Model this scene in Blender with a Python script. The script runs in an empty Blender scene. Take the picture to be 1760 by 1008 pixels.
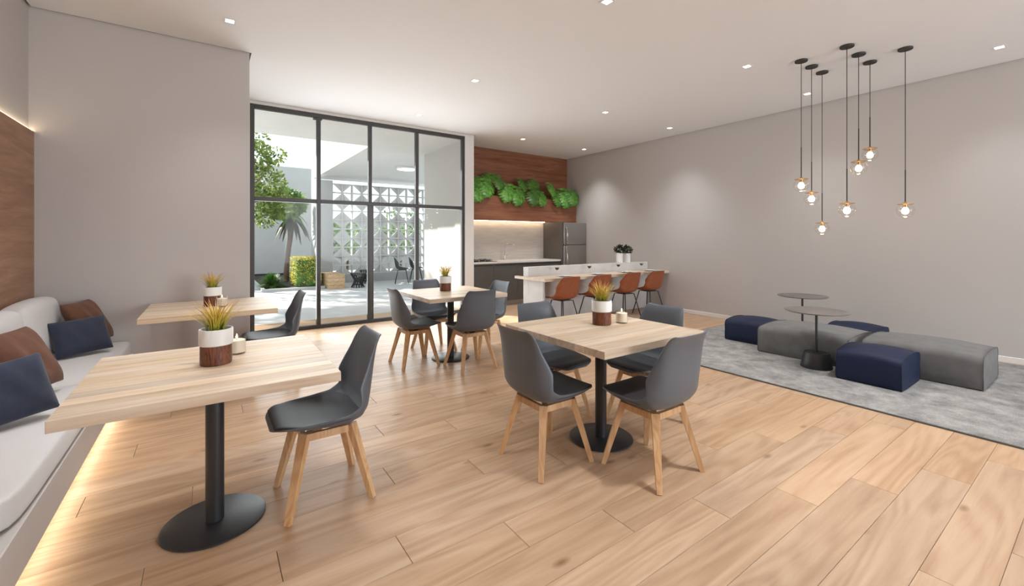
import bpy, bmesh, math, random
from mathutils import Vector, Matrix
random.seed(7)
S = bpy.context.scene
COL = S.collection
PI = math.pi

# ------------------------------------------------------------------ camera
H = 1.35
TH = math.atan2(522, 742)
cd = bpy.data.cameras.new('camera')
cd.sensor_width = 36.0
cd.lens = 742 / 1760 * 36.0
cd.shift_y = -(504 - 411) / 1760
cd.clip_start = 0.05
cam = bpy.data.objects.new('camera', cd)
COL.objects.link(cam)
cam.location = (0, 0, H)
cam.rotation_euler = (PI / 2, 0, -TH)
S.camera = cam

# ------------------------------------------------------------------ world, sun, daylight
S.view_settings.view_transform = 'Standard'
S.view_settings.look = 'None'
S.view_settings.gamma = 1.0
S.view_settings.exposure = 0.18
S.view_settings.use_curve_mapping = False
W = bpy.data.worlds.new('sky')
S.world = W
W.use_nodes = True
bg = W.node_tree.nodes['Background']
bg.inputs[0].default_value = (0.86, 0.94, 1.0, 1)
bg.inputs[1].default_value = 1.7
sd = bpy.data.lights.new('sun', 'SUN')
sd.energy = 12.0
sd.angle = math.radians(1.2)
sd.color = (1.0, 0.93, 0.84)
sun = bpy.data.objects.new('sun', sd)
COL.objects.link(sun)
sun.location = (-6, 20, 14)
SUN = Vector((0.753, -1.12, -1.0)).normalized()
sun.rotation_euler = SUN.to_track_quat('-Z', 'Y').to_euler()
# added area lamp: soft light from the unseen rear, where a window is assumed
ad = bpy.data.lights.new('rear_added_light', 'AREA')
ad.shape = 'RECTANGLE'
ad.size = 4.0
ad.size_y = 2.5
ad.energy = 280
ad.color = (0.90, 0.95, 1.0)
al = bpy.data.objects.new('rear_added_light', ad)
COL.objects.link(al)
al.location = (4.6, -5.95, 1.60)
al.rotation_euler = (PI / 2, 0, 0)          # from the added rear opening, along +Y

# added area lamp in the glazed front, boosting the daylight indoors
gd = bpy.data.lights.new('front_added_light', 'AREA')
gd.shape = 'RECTANGLE'; gd.size = 3.3; gd.size_y = 2.5; gd.energy = 84
gd.color = (0.93, 0.965, 1.0)
gl = bpy.data.objects.new('front_added_light', gd)
COL.objects.link(gl)
gl.location = (2.16, 7.11, 1.38)
gl.rotation_euler = (-PI / 2 - math.radians(2), 0, 0)

CZ = 3.278      # ceiling height
RX = 7.12       # right wall
LX = -1.22      # left wall
WY = 6.97       # window wall
LY = 5.233      # far left wall
KY = 7.82       # kitchen wall
BY = -6.0       # wall behind the camera

# ------------------------------------------------------------------ materials
MATS = {}
def newmat(name):
    m = bpy.data.materials.new(name)
    m.use_nodes = True
    MATS[name] = m
    nt = m.node_tree
    return m, nt, nt.nodes['Principled BSDF']
def plain(name, col, rough=0.6, metal=0.0, bump=0.0, bscale=80, var=0.0, vscale=6, spec=None, emit=None, estr=0, sheen=0):
    m, nt, p = newmat(name)
    p.inputs['Base Color'].default_value = (*col, 1)
    p.inputs['Roughness'].default_value = rough
    p.inputs['Metallic'].default_value = metal
    if spec is not None: p.inputs['Specular IOR Level'].default_value = spec
    if sheen: p.inputs['Sheen Weight'].default_value = sheen
    if emit:
        p.inputs['Emission Color'].default_value = (*emit, 1)
        p.inputs['Emission Strength'].default_value = estr
    N, L = nt.nodes, nt.links
    tc = N.new('ShaderNodeTexCoord')
    if var:
        n = N.new('ShaderNodeTexNoise'); n.inputs['Scale'].default_value = vscale; n.inputs['Detail'].default_value = 5
        L.new(tc.outputs['Object'], n.inputs['Vector'])
        r = N.new('ShaderNodeValToRGB')
        r.color_ramp.elements[0].position = 0.3; r.color_ramp.elements[1].position = 0.7
        r.color_ramp.elements[0].color = (*[c * (1 - var) for c in col], 1)
        r.color_ramp.elements[1].color = (*[min(1, c * (1 + var)) for c in col], 1)
        L.new(n.outputs['Fac'], r.inputs['Fac']); L.new(r.outputs['Color'], p.inputs['Base Color'])
    if bump:
        n2 = N.new('ShaderNodeTexNoise'); n2.inputs['Scale'].default_value = bscale; n2.inputs['Detail'].default_value = 4
        L.new(tc.outputs['Object'], n2.inputs['Vector'])
        b = N.new('ShaderNodeBump'); b.inputs['Strength'].default_value = bump; b.inputs['Distance'].default_value = 0.01
        L.new(n2.outputs['Fac'], b.inputs['Height']); L.new(b.outputs['Normal'], p.inputs['Normal'])
    return m
def wood(name, ca, cb, cc, axis=0, scale=1.0, rough=0.45, tint=0.12, stretch=14, knots=False, rings=0.35, spec=0.38):
    """grain along the given object axis, every object with its own tint and grain offset"""
    m, nt, p = newmat(name)
    N, L = nt.nodes, nt.links
    tc = N.new('ShaderNodeTexCoord'); oi = N.new('ShaderNodeObjectInfo')
    mul = N.new('ShaderNodeVectorMath'); mul.operation = 'SCALE'; mul.inputs[0].default_value = (37.0, 53.0, 71.0)
    L.new(oi.outputs['Random'], mul.inputs['Scale'])
    add = N.new('ShaderNodeVectorMath'); add.operation = 'ADD'
    L.new(tc.outputs['Object'], add.inputs[0]); L.new(mul.outputs[0], add.inputs[1])
    mp = N.new('ShaderNodeMapping')
    sc = [stretch * scale] * 3; sc[axis] = scale
    mp.inputs['Scale'].default_value = sc
    L.new(add.outputs[0], mp.inputs['Vector'])
    n1 = N.new('ShaderNodeTexNoise'); n1.inputs['Scale'].default_value = 1.0; n1.inputs['Detail'].default_value = 8; n1.inputs['Roughness'].default_value = 0.62
    n1.inputs['Distortion'].default_value = 0.6
    L.new(mp.outputs[0], n1.inputs['Vector'])
    mp2 = N.new('ShaderNodeMapping')
    sc2 = [4.2 * scale] * 3; sc2[axis] = 0.55 * scale
    mp2.inputs['Scale'].default_value = sc2
    L.new(add.outputs[0], mp2.inputs['Vector'])
    n2 = N.new('ShaderNodeTexNoise'); n2.inputs['Scale'].default_value = 1.0; n2.inputs['Detail'].default_value = 1.5; n2.inputs['Distortion'].default_value = 0.3
    L.new(mp2.outputs[0], n2.inputs['Vector'])
    mm = N.new('ShaderNodeMath'); mm.operation = 'MULTIPLY'; mm.inputs[1].default_value = 70
    L.new(n2.outputs['Fac'], mm.inputs[0])
    sn = N.new('ShaderNodeMath'); sn.operation = 'SINE'; L.new(mm.outputs[0], sn.inputs[0])
    ma = N.new('ShaderNodeMath'); ma.operation = 'MULTIPLY_ADD'; ma.inputs[1].default_value = 0.13 * rings / 0.35; L.new(sn.outputs[0], ma.inputs[0]); L.new(n1.outputs['Fac'], ma.inputs[2])
    r = N.new('ShaderNodeValToRGB')
    e = r.color_ramp.elements
    e[0].position = 0.25; e[0].color = (*cb, 1); e[1].position = 0.75; e[1].color = (*cc, 1)
    k = e.new(0.5); k.color = (*ca, 1)
    L.new(ma.outputs[0], r.inputs['Fac'])
    out = r.outputs['Color']
    if knots:
        mp3 = N.new('ShaderNodeMapping'); s3 = [6.0] * 3; s3[axis] = 2.6
        mp3.inputs['Scale'].default_value = s3
        L.new(add.outputs[0], mp3.inputs['Vector'])
        v = N.new('ShaderNodeTexVoronoi'); v.inputs['Scale'].default_value = 0.75
        L.new(mp3.outputs[0], v.inputs['Vector'])
        kr = N.new('ShaderNodeValToRGB')
        kr.color_ramp.elements[0].position = 0.02; kr.color_ramp.elements[0].color = (0.5, 0.42, 0.36, 1)
        kr.color_ramp.elements[1].position = 0.11; kr.color_ramp.elements[1].color = (1, 1, 1, 1)
        L.new(v.outputs['Distance'], kr.inputs['Fac'])
        mx = N.new('ShaderNodeMix'); mx.data_type = 'RGBA'; mx.blend_type = 'MULTIPLY'; mx.inputs[0].default_value = 1
        L.new(out, mx.inputs[6]); L.new(kr.outputs['Color'], mx.inputs[7]); out = mx.outputs[2]
    hs = N.new('ShaderNodeHueSaturation')
    mr = N.new('ShaderNodeMapRange'); mr.inputs['To Min'].default_value = 1 - tint; mr.inputs['To Max'].default_value = 1 + tint
    L.new(oi.outputs['Random'], mr.inputs['Value']); L.new(mr.outputs[0], hs.inputs['Value'])
    ms = N.new('ShaderNodeMath'); ms.operation = 'FRACT'
    m7 = N.new('ShaderNodeMath'); m7.operation = 'MULTIPLY'; m7.inputs[1].default_value = 7.31
    L.new(oi.outputs['Random'], m7.inputs[0]); L.new(m7.outputs[0], ms.inputs[0])
    mr2 = N.new('ShaderNodeMapRange'); mr2.inputs['To Min'].default_value = 1 - tint; mr2.inputs['To Max'].default_value = 1 + tint
    L.new(ms.outputs[0], mr2.inputs['Value']); L.new(mr2.outputs[0], hs.inputs['Saturation'])
    L.new(out, hs.inputs['Color']); L.new(hs.outputs['Color'], p.inputs['Base Color'])
    p.inputs['Roughness'].default_value = rough
    p.inputs['Specular IOR Level'].default_value = spec
    b = N.new('ShaderNodeBump'); b.inputs['Strength'].default_value = 0.06; b.inputs['Distance'].default_value = 0.004
    L.new(n1.outputs['Fac'], b.inputs['Height']); L.new(b.outputs['Normal'], p.inputs['Normal'])
    return m
def glass(name, tint=(1, 1, 1), refl=0.05, rough=0.0):
    """thin architectural glass: transparent with a Fresnel reflection"""
    m = bpy.data.materials.new(name); m.use_nodes = True; MATS[name] = m
    nt = m.node_tree; N, L = nt.nodes, nt.links
    for n in list(N): N.remove(n)
    o = N.new('ShaderNodeOutputMaterial'); t = N.new('ShaderNodeBsdfTransparent'); g = N.new('ShaderNodeBsdfGlossy')
    g.inputs['Roughness'].default_value = rough
    t.inputs[0].default_value = (*tint, 1)
    lw = N.new('ShaderNodeLayerWeight'); lw.inputs['Blend'].default_value = 0.5
    pw = N.new('ShaderNodeMath'); pw.operation = 'POWER'; pw.inputs[1].default_value = 4.0
    mu = N.new('ShaderNodeMath'); mu.operation = 'MULTIPLY_ADD'; mu.inputs[1].default_value = 0.55; mu.inputs[2].default_value = refl; mu.use_clamp = True
    mx = N.new('ShaderNodeMixShader')
    L.new(lw.outputs['Facing'], pw.inputs[0]); L.new(pw.outputs[0], mu.inputs[0]); L.new(mu.outputs[0], mx.inputs[0]); L.new(t.outputs[0], mx.inputs[1]); L.new(g.outputs[0], mx.inputs[2]); L.new(mx.outputs[0], o.inputs[0])
    return m
def leafmat(name, ca, cb, scale=3, trans=0.35, rough=0.5):
    m, nt, p = newmat(name)
    N, L = nt.nodes, nt.links
    tc = N.new('ShaderNodeTexCoord'); n = N.new('ShaderNodeTexNoise'); n.inputs['Scale'].default_value = scale; n.inputs['Detail'].default_value = 3
    L.new(tc.outputs['Object'], n.inputs['Vector'])
    r = N.new('ShaderNodeValToRGB'); r.color_ramp.elements[0].position = 0.35; r.color_ramp.elements[1].position = 0.65
    r.color_ramp.elements[0].color = (*ca, 1); r.color_ramp.elements[1].color = (*cb, 1)
    oi = N.new('ShaderNodeObjectInfo'); mr = N.new('ShaderNodeMapRange'); mr.inputs['To Min'].default_value = 0.62; mr.inputs['To Max'].default_value = 1.25
    hs = N.new('ShaderNodeHueSaturation')
    L.new(oi.outputs['Random'], mr.inputs['Value']); L.new(mr.outputs[0], hs.inputs['Value']); L.new(r.outputs['Color'], hs.inputs['Color'])
    L.new(n.outputs['Fac'], r.inputs['Fac']); L.new(hs.outputs['Color'], p.inputs['Base Color'])
    p.inputs['Roughness'].default_value = rough
    tr = N.new('ShaderNodeBsdfTranslucent'); L.new(hs.outputs['Color'], tr.inputs['Color'])
    mx = N.new('ShaderNodeMixShader'); mx.inputs[0].default_value = trans
    o = N['Material Output']
    L.new(p.outputs[0], mx.inputs[1]); L.new(tr.outputs[0], mx.inputs[2]); L.new(mx.outputs[0], o.inputs[0])
    return m
def gradz(name, stops, z0, z1, rough=0.5):
    """colour of the thing itself along its height (grass blades: green foot, orange tip)"""
    m, nt, p = newmat(name)
    N, L = nt.nodes, nt.links
    tc = N.new('ShaderNodeTexCoord'); sx = N.new('ShaderNodeSeparateXYZ'); mr = N.new('ShaderNodeMapRange')
    mr.inputs['From Min'].default_value = z0; mr.inputs['From Max'].default_value = z1
    nz = N.new('ShaderNodeTexNoise'); nz.inputs['Scale'].default_value = 60
    ad_ = N.new('ShaderNodeMath'); ad_.operation = 'MULTIPLY_ADD'; ad_.inputs[1].default_value = 0.5; 
    sb = N.new('ShaderNodeMath'); sb.operation = 'SUBTRACT'; sb.inputs[1].default_value = 0.25
    r = N.new('ShaderNodeValToRGB')
    e = r.color_ramp.elements
    e[0].position, e[0].color = stops[0][0], (*stops[0][1], 1)
    e[1].position, e[1].color = stops[-1][0], (*stops[-1][1], 1)
    for q in stops[1:-1]: k = e.new(q[0]); k.color = (*q[1], 1)
    L.new(tc.outputs['Object'], sx.inputs[0]); L.new(sx.outputs['Z'], mr.inputs['Value']); L.new(tc.outputs['Object'], nz.inputs['Vector'])
    L.new(nz.outputs['Fac'], ad_.inputs[0]); L.new(mr.outputs[0], ad_.inputs[2]); L.new(ad_.outputs[0], sb.inputs[0]); L.new(sb.outputs[0], r.inputs['Fac'])
    L.new(r.outputs['Color'], p.inputs['Base Color']); p.inputs['Roughness'].default_value = rough
    return m

plain('wall_paint', (0.53, 0.50, 0.485), 0.75, bump=0.03, bscale=200)
plain('wall_white', (0.72, 0.70, 0.68), 0.7, bump=0.03, bscale=200)
plain('ceiling_paint', (0.83, 0.83, 0.845), 0.8)
plain('white_paint', (0.80, 0.79, 0.78), 0.5)
plain('out_white', (0.66, 0.66, 0.65), 0.8, var=0.03, vscale=2)
plain('out_grey', (0.42, 0.42, 0.42), 0.85, var=0.04, vscale=2)
plain('out_taupe', (0.50, 0.475, 0.45), 0.8)
plain('paving', (0.56, 0.565, 0.58), 0.7, var=0.06, vscale=3, bump=0.05, bscale=30)
plain('black_band', (0.03, 0.03, 0.035), 0.6)
plain('frame_metal', (0.040, 0.036, 0.034), 0.38, metal=0.0)
plain('black_metal', (0.022, 0.023, 0.026), 0.42)
plain('dark_metal', (0.05, 0.048, 0.047), 0.35, metal=0.4)
plain('table_grey', (0.16, 0.14, 0.135), 0.45)
plain('shell_grey', (0.105, 0.119, 0.140), 0.42, bump=0.02, bscale=300)
plain('pad_grey', (0.036, 0.039, 0.045), 0.55, bump=0.04, bscale=260)
plain('green_shell', (0.035, 0.05, 0.042), 0.5)
plain('brown_leather', (0.27, 0.078, 0.030), 0.42, var=0.12, vscale=14, bump=0.05, bscale=120)
plain('cushion_white', (0.62, 0.605, 0.60), 0.9, bump=0.12, bscale=350, var=0.03, vscale=5, sheen=0.2)
plain('bench_paint', (0.53, 0.49, 0.465), 0.6)
plain('navy_fabric', (0.022, 0.030, 0.058), 0.85, bump=0.15, bscale=400, var=0.12, vscale=30, sheen=0.15)
plain('brown_fabric', (0.135, 0.052, 0.026), 0.8, bump=0.12, bscale=300, var=0.15, vscale=25, sheen=0.1)
plain('navy_pouf', (0.005, 0.012, 0.042), 0.6, bump=0.08, bscale=300, var=0.15, vscale=12, spec=0.35)
plain('grey_pouf', (0.140, 0.138, 0.136), 0.85, bump=0.1, bscale=300, var=0.14, vscale=9, sheen=0.08)
plain('piping_dark', (0.10, 0.098, 0.095), 0.8)
plain('piping_navy', (0.008, 0.012, 0.035), 0.8)
plain('cabinet_grey', (0.095, 0.092, 0.088), 0.55)
plain('tall_panel', (0.12, 0.105, 0.092), 0.4)
plain('steel', (0.36, 0.34, 0.33), 0.33, metal=0.85)
plain('chrome', (0.62, 0.61, 0.60), 0.2, metal=1.0)
plain('worktop', (0.66, 0.64, 0.61), 0.35, var=0.04, vscale=20)
plain('bar_stone', (0.60, 0.585, 0.57), 0.6, var=0.06, vscale=5)
plain('black_glass', (0.008, 0.008, 0.008), 0.12)
plain('ceramic_white', (0.80, 0.79, 0.77), 0.45)
plain('soil', (0.035, 0.025, 0.018), 0.95)
plain('wax', (0.82, 0.76, 0.66), 0.5)
plain('wick', (0.03, 0.02, 0.02), 0.9)
plain('plate_white', (0.75, 0.74, 0.73), 0.25)
plain('wine', (0.06, 0.035, 0.035), 0.15)
plain('brass', (0.42, 0.26, 0.13), 0.35, metal=0.9)
plain('cord_black', (0.03, 0.027, 0.025), 0.6)
plain('trunk_bark', (0.16, 0.105, 0.075), 0.9, bump=0.6, bscale=30, var=0.3, vscale=20)
plain('bulb_glow', (1, 0.9, 0.7), 0.4, emit=(1.0, 0.80, 0.50), estr=14)
plain('flame_glow', (1, 0.9, 0.7), 0.4, emit=(1.0, 0.72, 0.36), estr=10)
plain('downlight_glow', (1, 1, 1), 0.4, emit=(1.0, 0.90, 0.78), estr=12)
plain('led_warm', (1, 1, 1), 0.4, emit=(1.0, 0.78, 0.50), estr=9)
plain('led_bench', (1, 1, 1), 0.4, emit=(1.0, 0.86, 0.63), estr=17)
plain('led_kitchen', (1, 1, 1), 0.4, emit=(1.0, 0.78, 0.52), estr=12)
plain('porch_lamp_glow', (1, 1, 1), 0.4, emit=(1.0, 0.96, 0.9), estr=3)
wood('oak_floor', (0.49, 0.330, 0.212), (0.385, 0.242, 0.146), (0.57, 0.405, 0.275), 0, 1.0, 0.34, 0.075, 13, knots=True, rings=0.19, spec=0.16)
wood('table_oak', (0.64, 0.505, 0.365), (0.50, 0.35, 0.225), (0.73, 0.62, 0.48), 0, 1.3, 0.42, 0.16, 15, rings=0.12)
wood('chair_wood', (0.60, 0.37, 0.195), (0.52, 0.295, 0.145), (0.67, 0.44, 0.25), 2, 2.0, 0.45, 0.05, 12)
wood('panel_wood', (0.33, 0.185, 0.115), (0.23, 0.115, 0.067), (0.42, 0.26, 0.17), 1, 1.2, 0.5, 0.03, 13, rings=0.08)
wood('kitchen_wood', (0.235, 0.092, 0.047), (0.14, 0.050, 0.027), (0.32, 0.14, 0.075), 0, 0.9, 0.45, 0.03, 16, rings=0.10)
wood('vase_wood', (0.155, 0.050, 0.024), (0.075, 0.022, 0.012), (0.23, 0.085, 0.042), 2, 9, 0.45, 0.05, 5)
wood('timber', (0.52, 0.36, 0.21), (0.42, 0.27, 0.15), (0.62, 0.45, 0.28), 1, 1.5, 0.6, 0.08, 12)
wood('backsplash_stone', (0.53, 0.475, 0.42), (0.485, 0.43, 0.375), (0.57, 0.515, 0.46), 0, 1.2, 0.5, 0.02, 9)
glass('pane_glass', (0.97, 0.985, 0.98), 0.006)
glass('clear_glass', (0.985, 0.975, 0.955), 0.03)
gradz('grass_blade', [(0.0, (0.15, 0.20, 0.02)), (0.25, (0.45, 0.40, 0.05)), (0.65, (0.62, 0.42, 0.08)), (1.0, (0.50, 0.20, 0.06))], 0.16, 0.30)
leafmat('monstera_leaf', (0.04, 0.19, 0.024), (0.21, 0.47, 0.075), 16, 0.12, 0.32)
leafmat('tree_leaf', (0.13, 0.23, 0.045), (0.40, 0.48, 0.13), 5, 0.42)
leafmat('palm_leaf', (0.07, 0.15, 0.045), (0.25, 0.36, 0.10), 4, 0.32)
leafmat('dry_leaf', (0.07, 0.06, 0.04), (0.14, 0.115, 0.07), 4, 0.15)
leafmat('hedge_leaf', (0.42, 0.38, 0.05), (0.70, 0.62, 0.10), 6, 0.3)
leafmat('bush_leaf', (0.03, 0.10, 0.016), (0.12, 0.28, 0.04), 5, 0.2)
leafmat('dark_leaf', (0.008, 0.018, 0.010), (0.03, 0.05, 0.025), 20, 0.1)
# rug: mottled greys, short pile
m_, nt_, p_ = newmat('rug_pile')
N_, L_ = nt_.nodes, nt_.links
tc_ = N_.new('ShaderNodeTexCoord')
na = N_.new('ShaderNodeTexNoise'); na.inputs['Scale'].default_value = 5.0; na.inputs['Detail'].default_value = 9; na.inputs['Roughness'].default_value = 0.72
nb = N_.new('ShaderNodeTexNoise'); nb.inputs['Scale'].default_value = 160; nb.inputs['Detail'].default_value = 3
rr = N_.new('ShaderNodeValToRGB'); rr.color_ramp.elements[0].position = 0.36; rr.color_ramp.elements[1].position = 0.64
rr.color_ramp.elements[0].color = (0.185, 0.180, 0.175, 1); rr.color_ramp.elements[1].color = (0.385, 0.375, 0.36, 1)
L_.new(tc_.outputs['Object'], na.inputs['Vector']); L_.new(tc_.outputs['Object'], nb.inputs['Vector']); L_.new(na.outputs['Fac'], rr.inputs['Fac'])
mx_ = N_.new('ShaderNodeMix'); mx_.data_type = 'RGBA'; mx_.blend_type = 'OVERLAY'; mx_.inputs[0].default_value = 0.5
L_.new(rr.outputs['Color'], mx_.inputs[6]); L_.new(nb.outputs['Fac'], mx_.inputs[7]); L_.new(mx_.outputs[2], p_.inputs['Base Color'])
p_.inputs['Roughness'].default_value = 0.95
bb = N_.new('ShaderNodeBump'); bb.inputs['Strength'].default_value = 0.5; bb.inputs['Distance'].default_value = 0.008
L_.new(nb.outputs['Fac'], bb.inputs['Height']); L_.new(bb.outputs['Normal'], p_.inputs['Normal'])

# ------------------------------------------------------------------ mesh helpers
class MB:
    """collects shapes, builds ONE mesh object"""
    def __init__(s): s.bm = bmesh.new()
    def box(s, x0, x1, y0, y1, z0, z1, bev=0.0, seg=2, M=None):
        g = bmesh.ops.create_cube(s.bm, size=1.0)
        vs = g['verts']
        for v in vs:
            v.co = Vector(((x0 + x1) / 2 + v.co.x * (x1 - x0), (y0 + y1) / 2 + v.co.y * (y1 - y0), (z0 + z1) / 2 + v.co.z * (z1 - z0)))
        if bev:
            es = list({e for v in vs for e in v.link_edges})
            r = bmesh.ops.bevel(s.bm, geom=es, offset=bev, segments=seg, affect='EDGES', profile=0.5)
            vs = list({v for f in r['faces'] for v in f.verts} | {v for v in vs if v.is_valid})
        if M is not None: bmesh.ops.transform(s.bm, matrix=M, verts=[v for v in vs if v.is_valid])
        return s
    def prism(s, pts, z0, z1):
        lo = [s.bm.verts.new((x, y, z0)) for x, y in pts]; hi = [s.bm.verts.new((x, y, z1)) for x, y in pts]
        n = len(pts)
        s.bm.faces.new(lo[::-1]); s.bm.faces.new(hi)
        for i in range(n): s.bm.faces.new((lo[i], lo[(i + 1) % n], hi[(i + 1) % n], hi[i]))
        return s
    def lathe(s, prof, n=24, c=(0, 0), cap=True):
        rings = []
        for r, z in prof:
            if r < 1e-6: rings.append([s.bm.verts.new((c[0], c[1], z))])
            else: rings.append([s.bm.verts.new((c[0] + r * math.cos(2 * PI * i / n), c[1] + r * math.sin(2 * PI * i / n), z)) for i in range(n)])
        for a, b in zip(rings, rings[1:]):
            for i in range(n):
                j = (i + 1) % n
                if len(a) == 1 and len(b) == 1: continue
                if len(a) == 1: s.bm.faces.new((a[0], b[j], b[i]))
                elif len(b) == 1: s.bm.faces.new((a[i], a[j], b[0]))
                else: s.bm.faces.new((a[i], a[j], b[j], b[i]))
        if cap:
            if len(rings[0]) > 1: s.bm.faces.new(rings[0][::-1])
            if len(rings[-1]) > 1: s.bm.faces.new(rings[-1])
        return s
    def tube(s, pts, r, n=8):
        """r: number or list"""
        pts = [Vector(p) for p in pts]
        rs = r if isinstance(r, (list, tuple)) else [r] * len(pts)
        rings = []
        up = Vector((0, 0, 1))
        for i, p in enumerate(pts):
            d = (pts[min(i + 1, len(pts) - 1)] - pts[max(i - 1, 0)]).normalized()
            u = d.cross(up)
            if u.length < 1e-3: u = d.cross(Vector((1, 0, 0)))
            u.normalize(); v = d.cross(u).normalized()
            rings.append([s.bm.verts.new(p + (u * math.cos(2 * PI * k / n) + v * math.sin(2 * PI * k / n)) * rs[i]) for k in range(n)])
        for a, b in zip(rings, rings[1:]):
            for k in range(n): s.bm.faces.new((a[k], a[(k + 1) % n], b[(k + 1) % n], b[k]))
        s.bm.faces.new(rings[0][::-1]); s.bm.faces.new(rings[-1])
        return s
    def beam(s, a, b, wa, wb, up=(0, 0, 1)):
        """tapered rectangular bar from a to b, wa / wb = (width, depth) at each end"""
        a, b = Vector(a), Vector(b)
        d = (b - a).normalized(); u = d.cross(Vector(up))
        if u.length < 1e-3: u = d.cross(Vector((1, 0, 0)))
        u.normalize(); v = d.cross(u).normalized()
        q = []
        for p, w in ((a, wa), (b, wb)):
            q.append([s.bm.verts.new(p + u * w[0] / 2 * i + v * w[1] / 2 * j) for i, j in ((-1, -1), (1, -1), (1, 1), (-1, 1))])
        s.bm.faces.new(q[0][::-1]); s.bm.faces.new(q[1])
        for k in range(4): s.bm.faces.new((q[0][k], q[0][(k + 1) % 4], q[1][(k + 1) % 4], q[1][k]))
        return s
    def quad(s, a, b, c, d):
        s.bm.faces.new([s.bm.verts.new(p) for p in (a, b, c, d)]); return s
    def grid(s, P, closed=False):
        rows = [[s.bm.verts.new(p) for p in r] for r in P]
        for a, b in zip(rows, rows[1:]):
            m = len(a)
            for i in range(m if closed else m - 1): s.bm.faces.new((a[i], a[(i + 1) % m], b[(i + 1) % m], b[i]))
        return s
    def bevel(s, off, seg=2, ang=0.6):
        es = [e for e in s.bm.edges if len(e.link_faces) == 2 and e.calc_face_angle(0) > ang]
        bmesh.ops.bevel(s.bm, geom=es, offset=off, segments=seg, affect='EDGES', profile=0.5); return s
    def build(s, name, mat, parent=None, smooth=None, loc=None, norm=True):
        if norm: bmesh.ops.recalc_face_normals(s.bm, faces=s.bm.faces)
        me = bpy.data.meshes.new(name)
        s.bm.to_mesh(me); s.bm.free()
        me.materials.append(MATS[mat] if isinstance(mat, str) else mat)
        if smooth is not None:
            me.polygons.foreach_set('use_smooth', [True] * len(me.polygons))
            if smooth < 3: me.set_sharp_from_angle(angle=smooth)
        o = bpy.data.objects.new(name, me)
        COL.objects.link(o)
        if parent is not None: o.parent = parent
        if loc is not None: o.location = loc
        return o
SM = math.radians(35)
def tag(o, label, cat, group=None, kind=None):
    o['label'] = label; o['category'] = cat
    if group: o['group'] = group
    if kind: o['kind'] = kind
    return o
def struct(o, label, cat):
    return tag(o, label, cat, kind='structure')
def thing(name, label, cat, loc=(0, 0, 0), rz=0, group=None, kind=None):
    o = bpy.data.objects.new(name, None); COL.objects.link(o)
    o.empty_display_size = 0.1
    o.location = loc; o.rotation_euler = (0, 0, rz)
    return tag(o, label, cat, group, kind)
def dup(root, loc, rz, label=None, group=None):
    r = root.copy(); COL.objects.link(r); r.location = loc; r.rotation_euler = (0, 0, rz)
    if label: r['label'] = label
    if group: r['group'] = group
    for ch in list(root.children):
        c = ch.copy(); COL.objects.link(c); c.parent = r
        for g in list(ch.children):
            d = g.copy(); COL.objects.link(d); d.parent = c
    return r
def mod_subsurf(o, n=1):
    m = o.modifiers.new('sub', 'SUBSURF'); m.levels = n; m.render_levels = n
def mod_solid(o, t, off=-1):
    m = o.modifiers.new('solid', 'SOLIDIFY'); m.thickness = t; m.offset = off

# ------------------------------------------------------------------ room shell
fl = MB().box(LX - 0.1, RX + 0.1, BY - 0.1, KY + 0.1, -0.12, -0.014).build('floor', 'oak_floor')
struct(fl, 'pale oak plank floor of the whole room', 'floor')
PW, PL = 0.2033, 1.51
plank_meshes = {}
def plank_mesh(l):
    k = round(l, 3)
    if k not in plank_meshes:
        b = MB().box(0.0012, l - 0.0012, 0.0006, PW - 0.0006, -0.014, 0.0, bev=0.0012, seg=1)
        o = b.build('plank', 'oak_floor'); plank_meshes[k] = o.data
        bpy.data.objects.remove(o)
    return plank_meshes[k]
k0 = -11
row = k0
while True:
    y0 = 1.909 + PW * row
    if y0 > WY - 0.02: break
    y1 = y0 + PW
    x_end = RX - 0.001
    j = (0.241 - 0.455 * row) % PL - 2 * PL
    while j < x_end:
        a, b = max(j, -0.9), min(j + PL, x_end)
        j += PL
        if b - a < 0.03: continue
        if y1 < 0.25 and b < 1.2: continue
        o = bpy.data.objects.new('plank', plank_mesh(b - a)); COL.objects.link(o)
        o.location = (a, y0, 0); o.parent = fl
    row += 1
# floor beyond the planks told apart (kitchen strip, behind the camera)
MB().box(LX, RX, BY, 1.909 + PW * k0, -0.014, 0.0).build('plank_field', 'oak_floor', fl)['kind'] = 'stuff'
MB().box(0.36, RX, y0, KY, -0.014, 0.0).build('plank_field', 'oak_floor', fl)['kind'] = 'stuff'

G = 0.018
ce = MB().prism([(LX + G, BY + G), (RX - G, BY + G), (RX - G, KY - 0.02), (4.037 + G, KY - 0.02), (4.037 + G, WY - G), (0.349 + G, WY - G), (0.349 + G, LY - G), (LX + G, LY - G)], CZ, CZ + 0.03).build('ceiling', 'ceiling_paint')
struct(ce, 'smooth white ceiling with a thin shadow gap along the walls', 'ceiling')
MB().box(LX - 0.2, RX + 0.2, BY - 0.2, KY + 0.2, CZ + 0.09, CZ + 0.15).build('ceiling_slab', 'ceiling_paint', ce)
ZT = CZ + 0.09
struct(MB().box(LX - 0.15, LX, BY - 0.15, LY, -0.12, ZT).build('wall_left', 'wall_paint'), 'taupe painted wall above the wood panelling behind the bench', 'wall')
struct(MB().box(LX - 0.15, 0.349, LY, WY + 0.2, -0.12, ZT).build('wall_far_left', 'wall_paint'), 'taupe wall block at the end of the bench beside the glazing', 'wall')
struct(MB().box(RX, RX + 0.15, BY - 0.15, KY + 0.15, -0.12, ZT).build('wall_right', 'wall_paint'), 'long taupe wall beside the rug and poufs', 'wall')
struct(MB().box(4.137, RX, KY, KY + 0.15, -0.12, ZT).build('wall_kitchen', 'wall_paint'), 'wall behind the kitchen counter', 'wall')
WX0, WX1, WZ1 = 0.470, 3.853, 3.236
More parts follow.
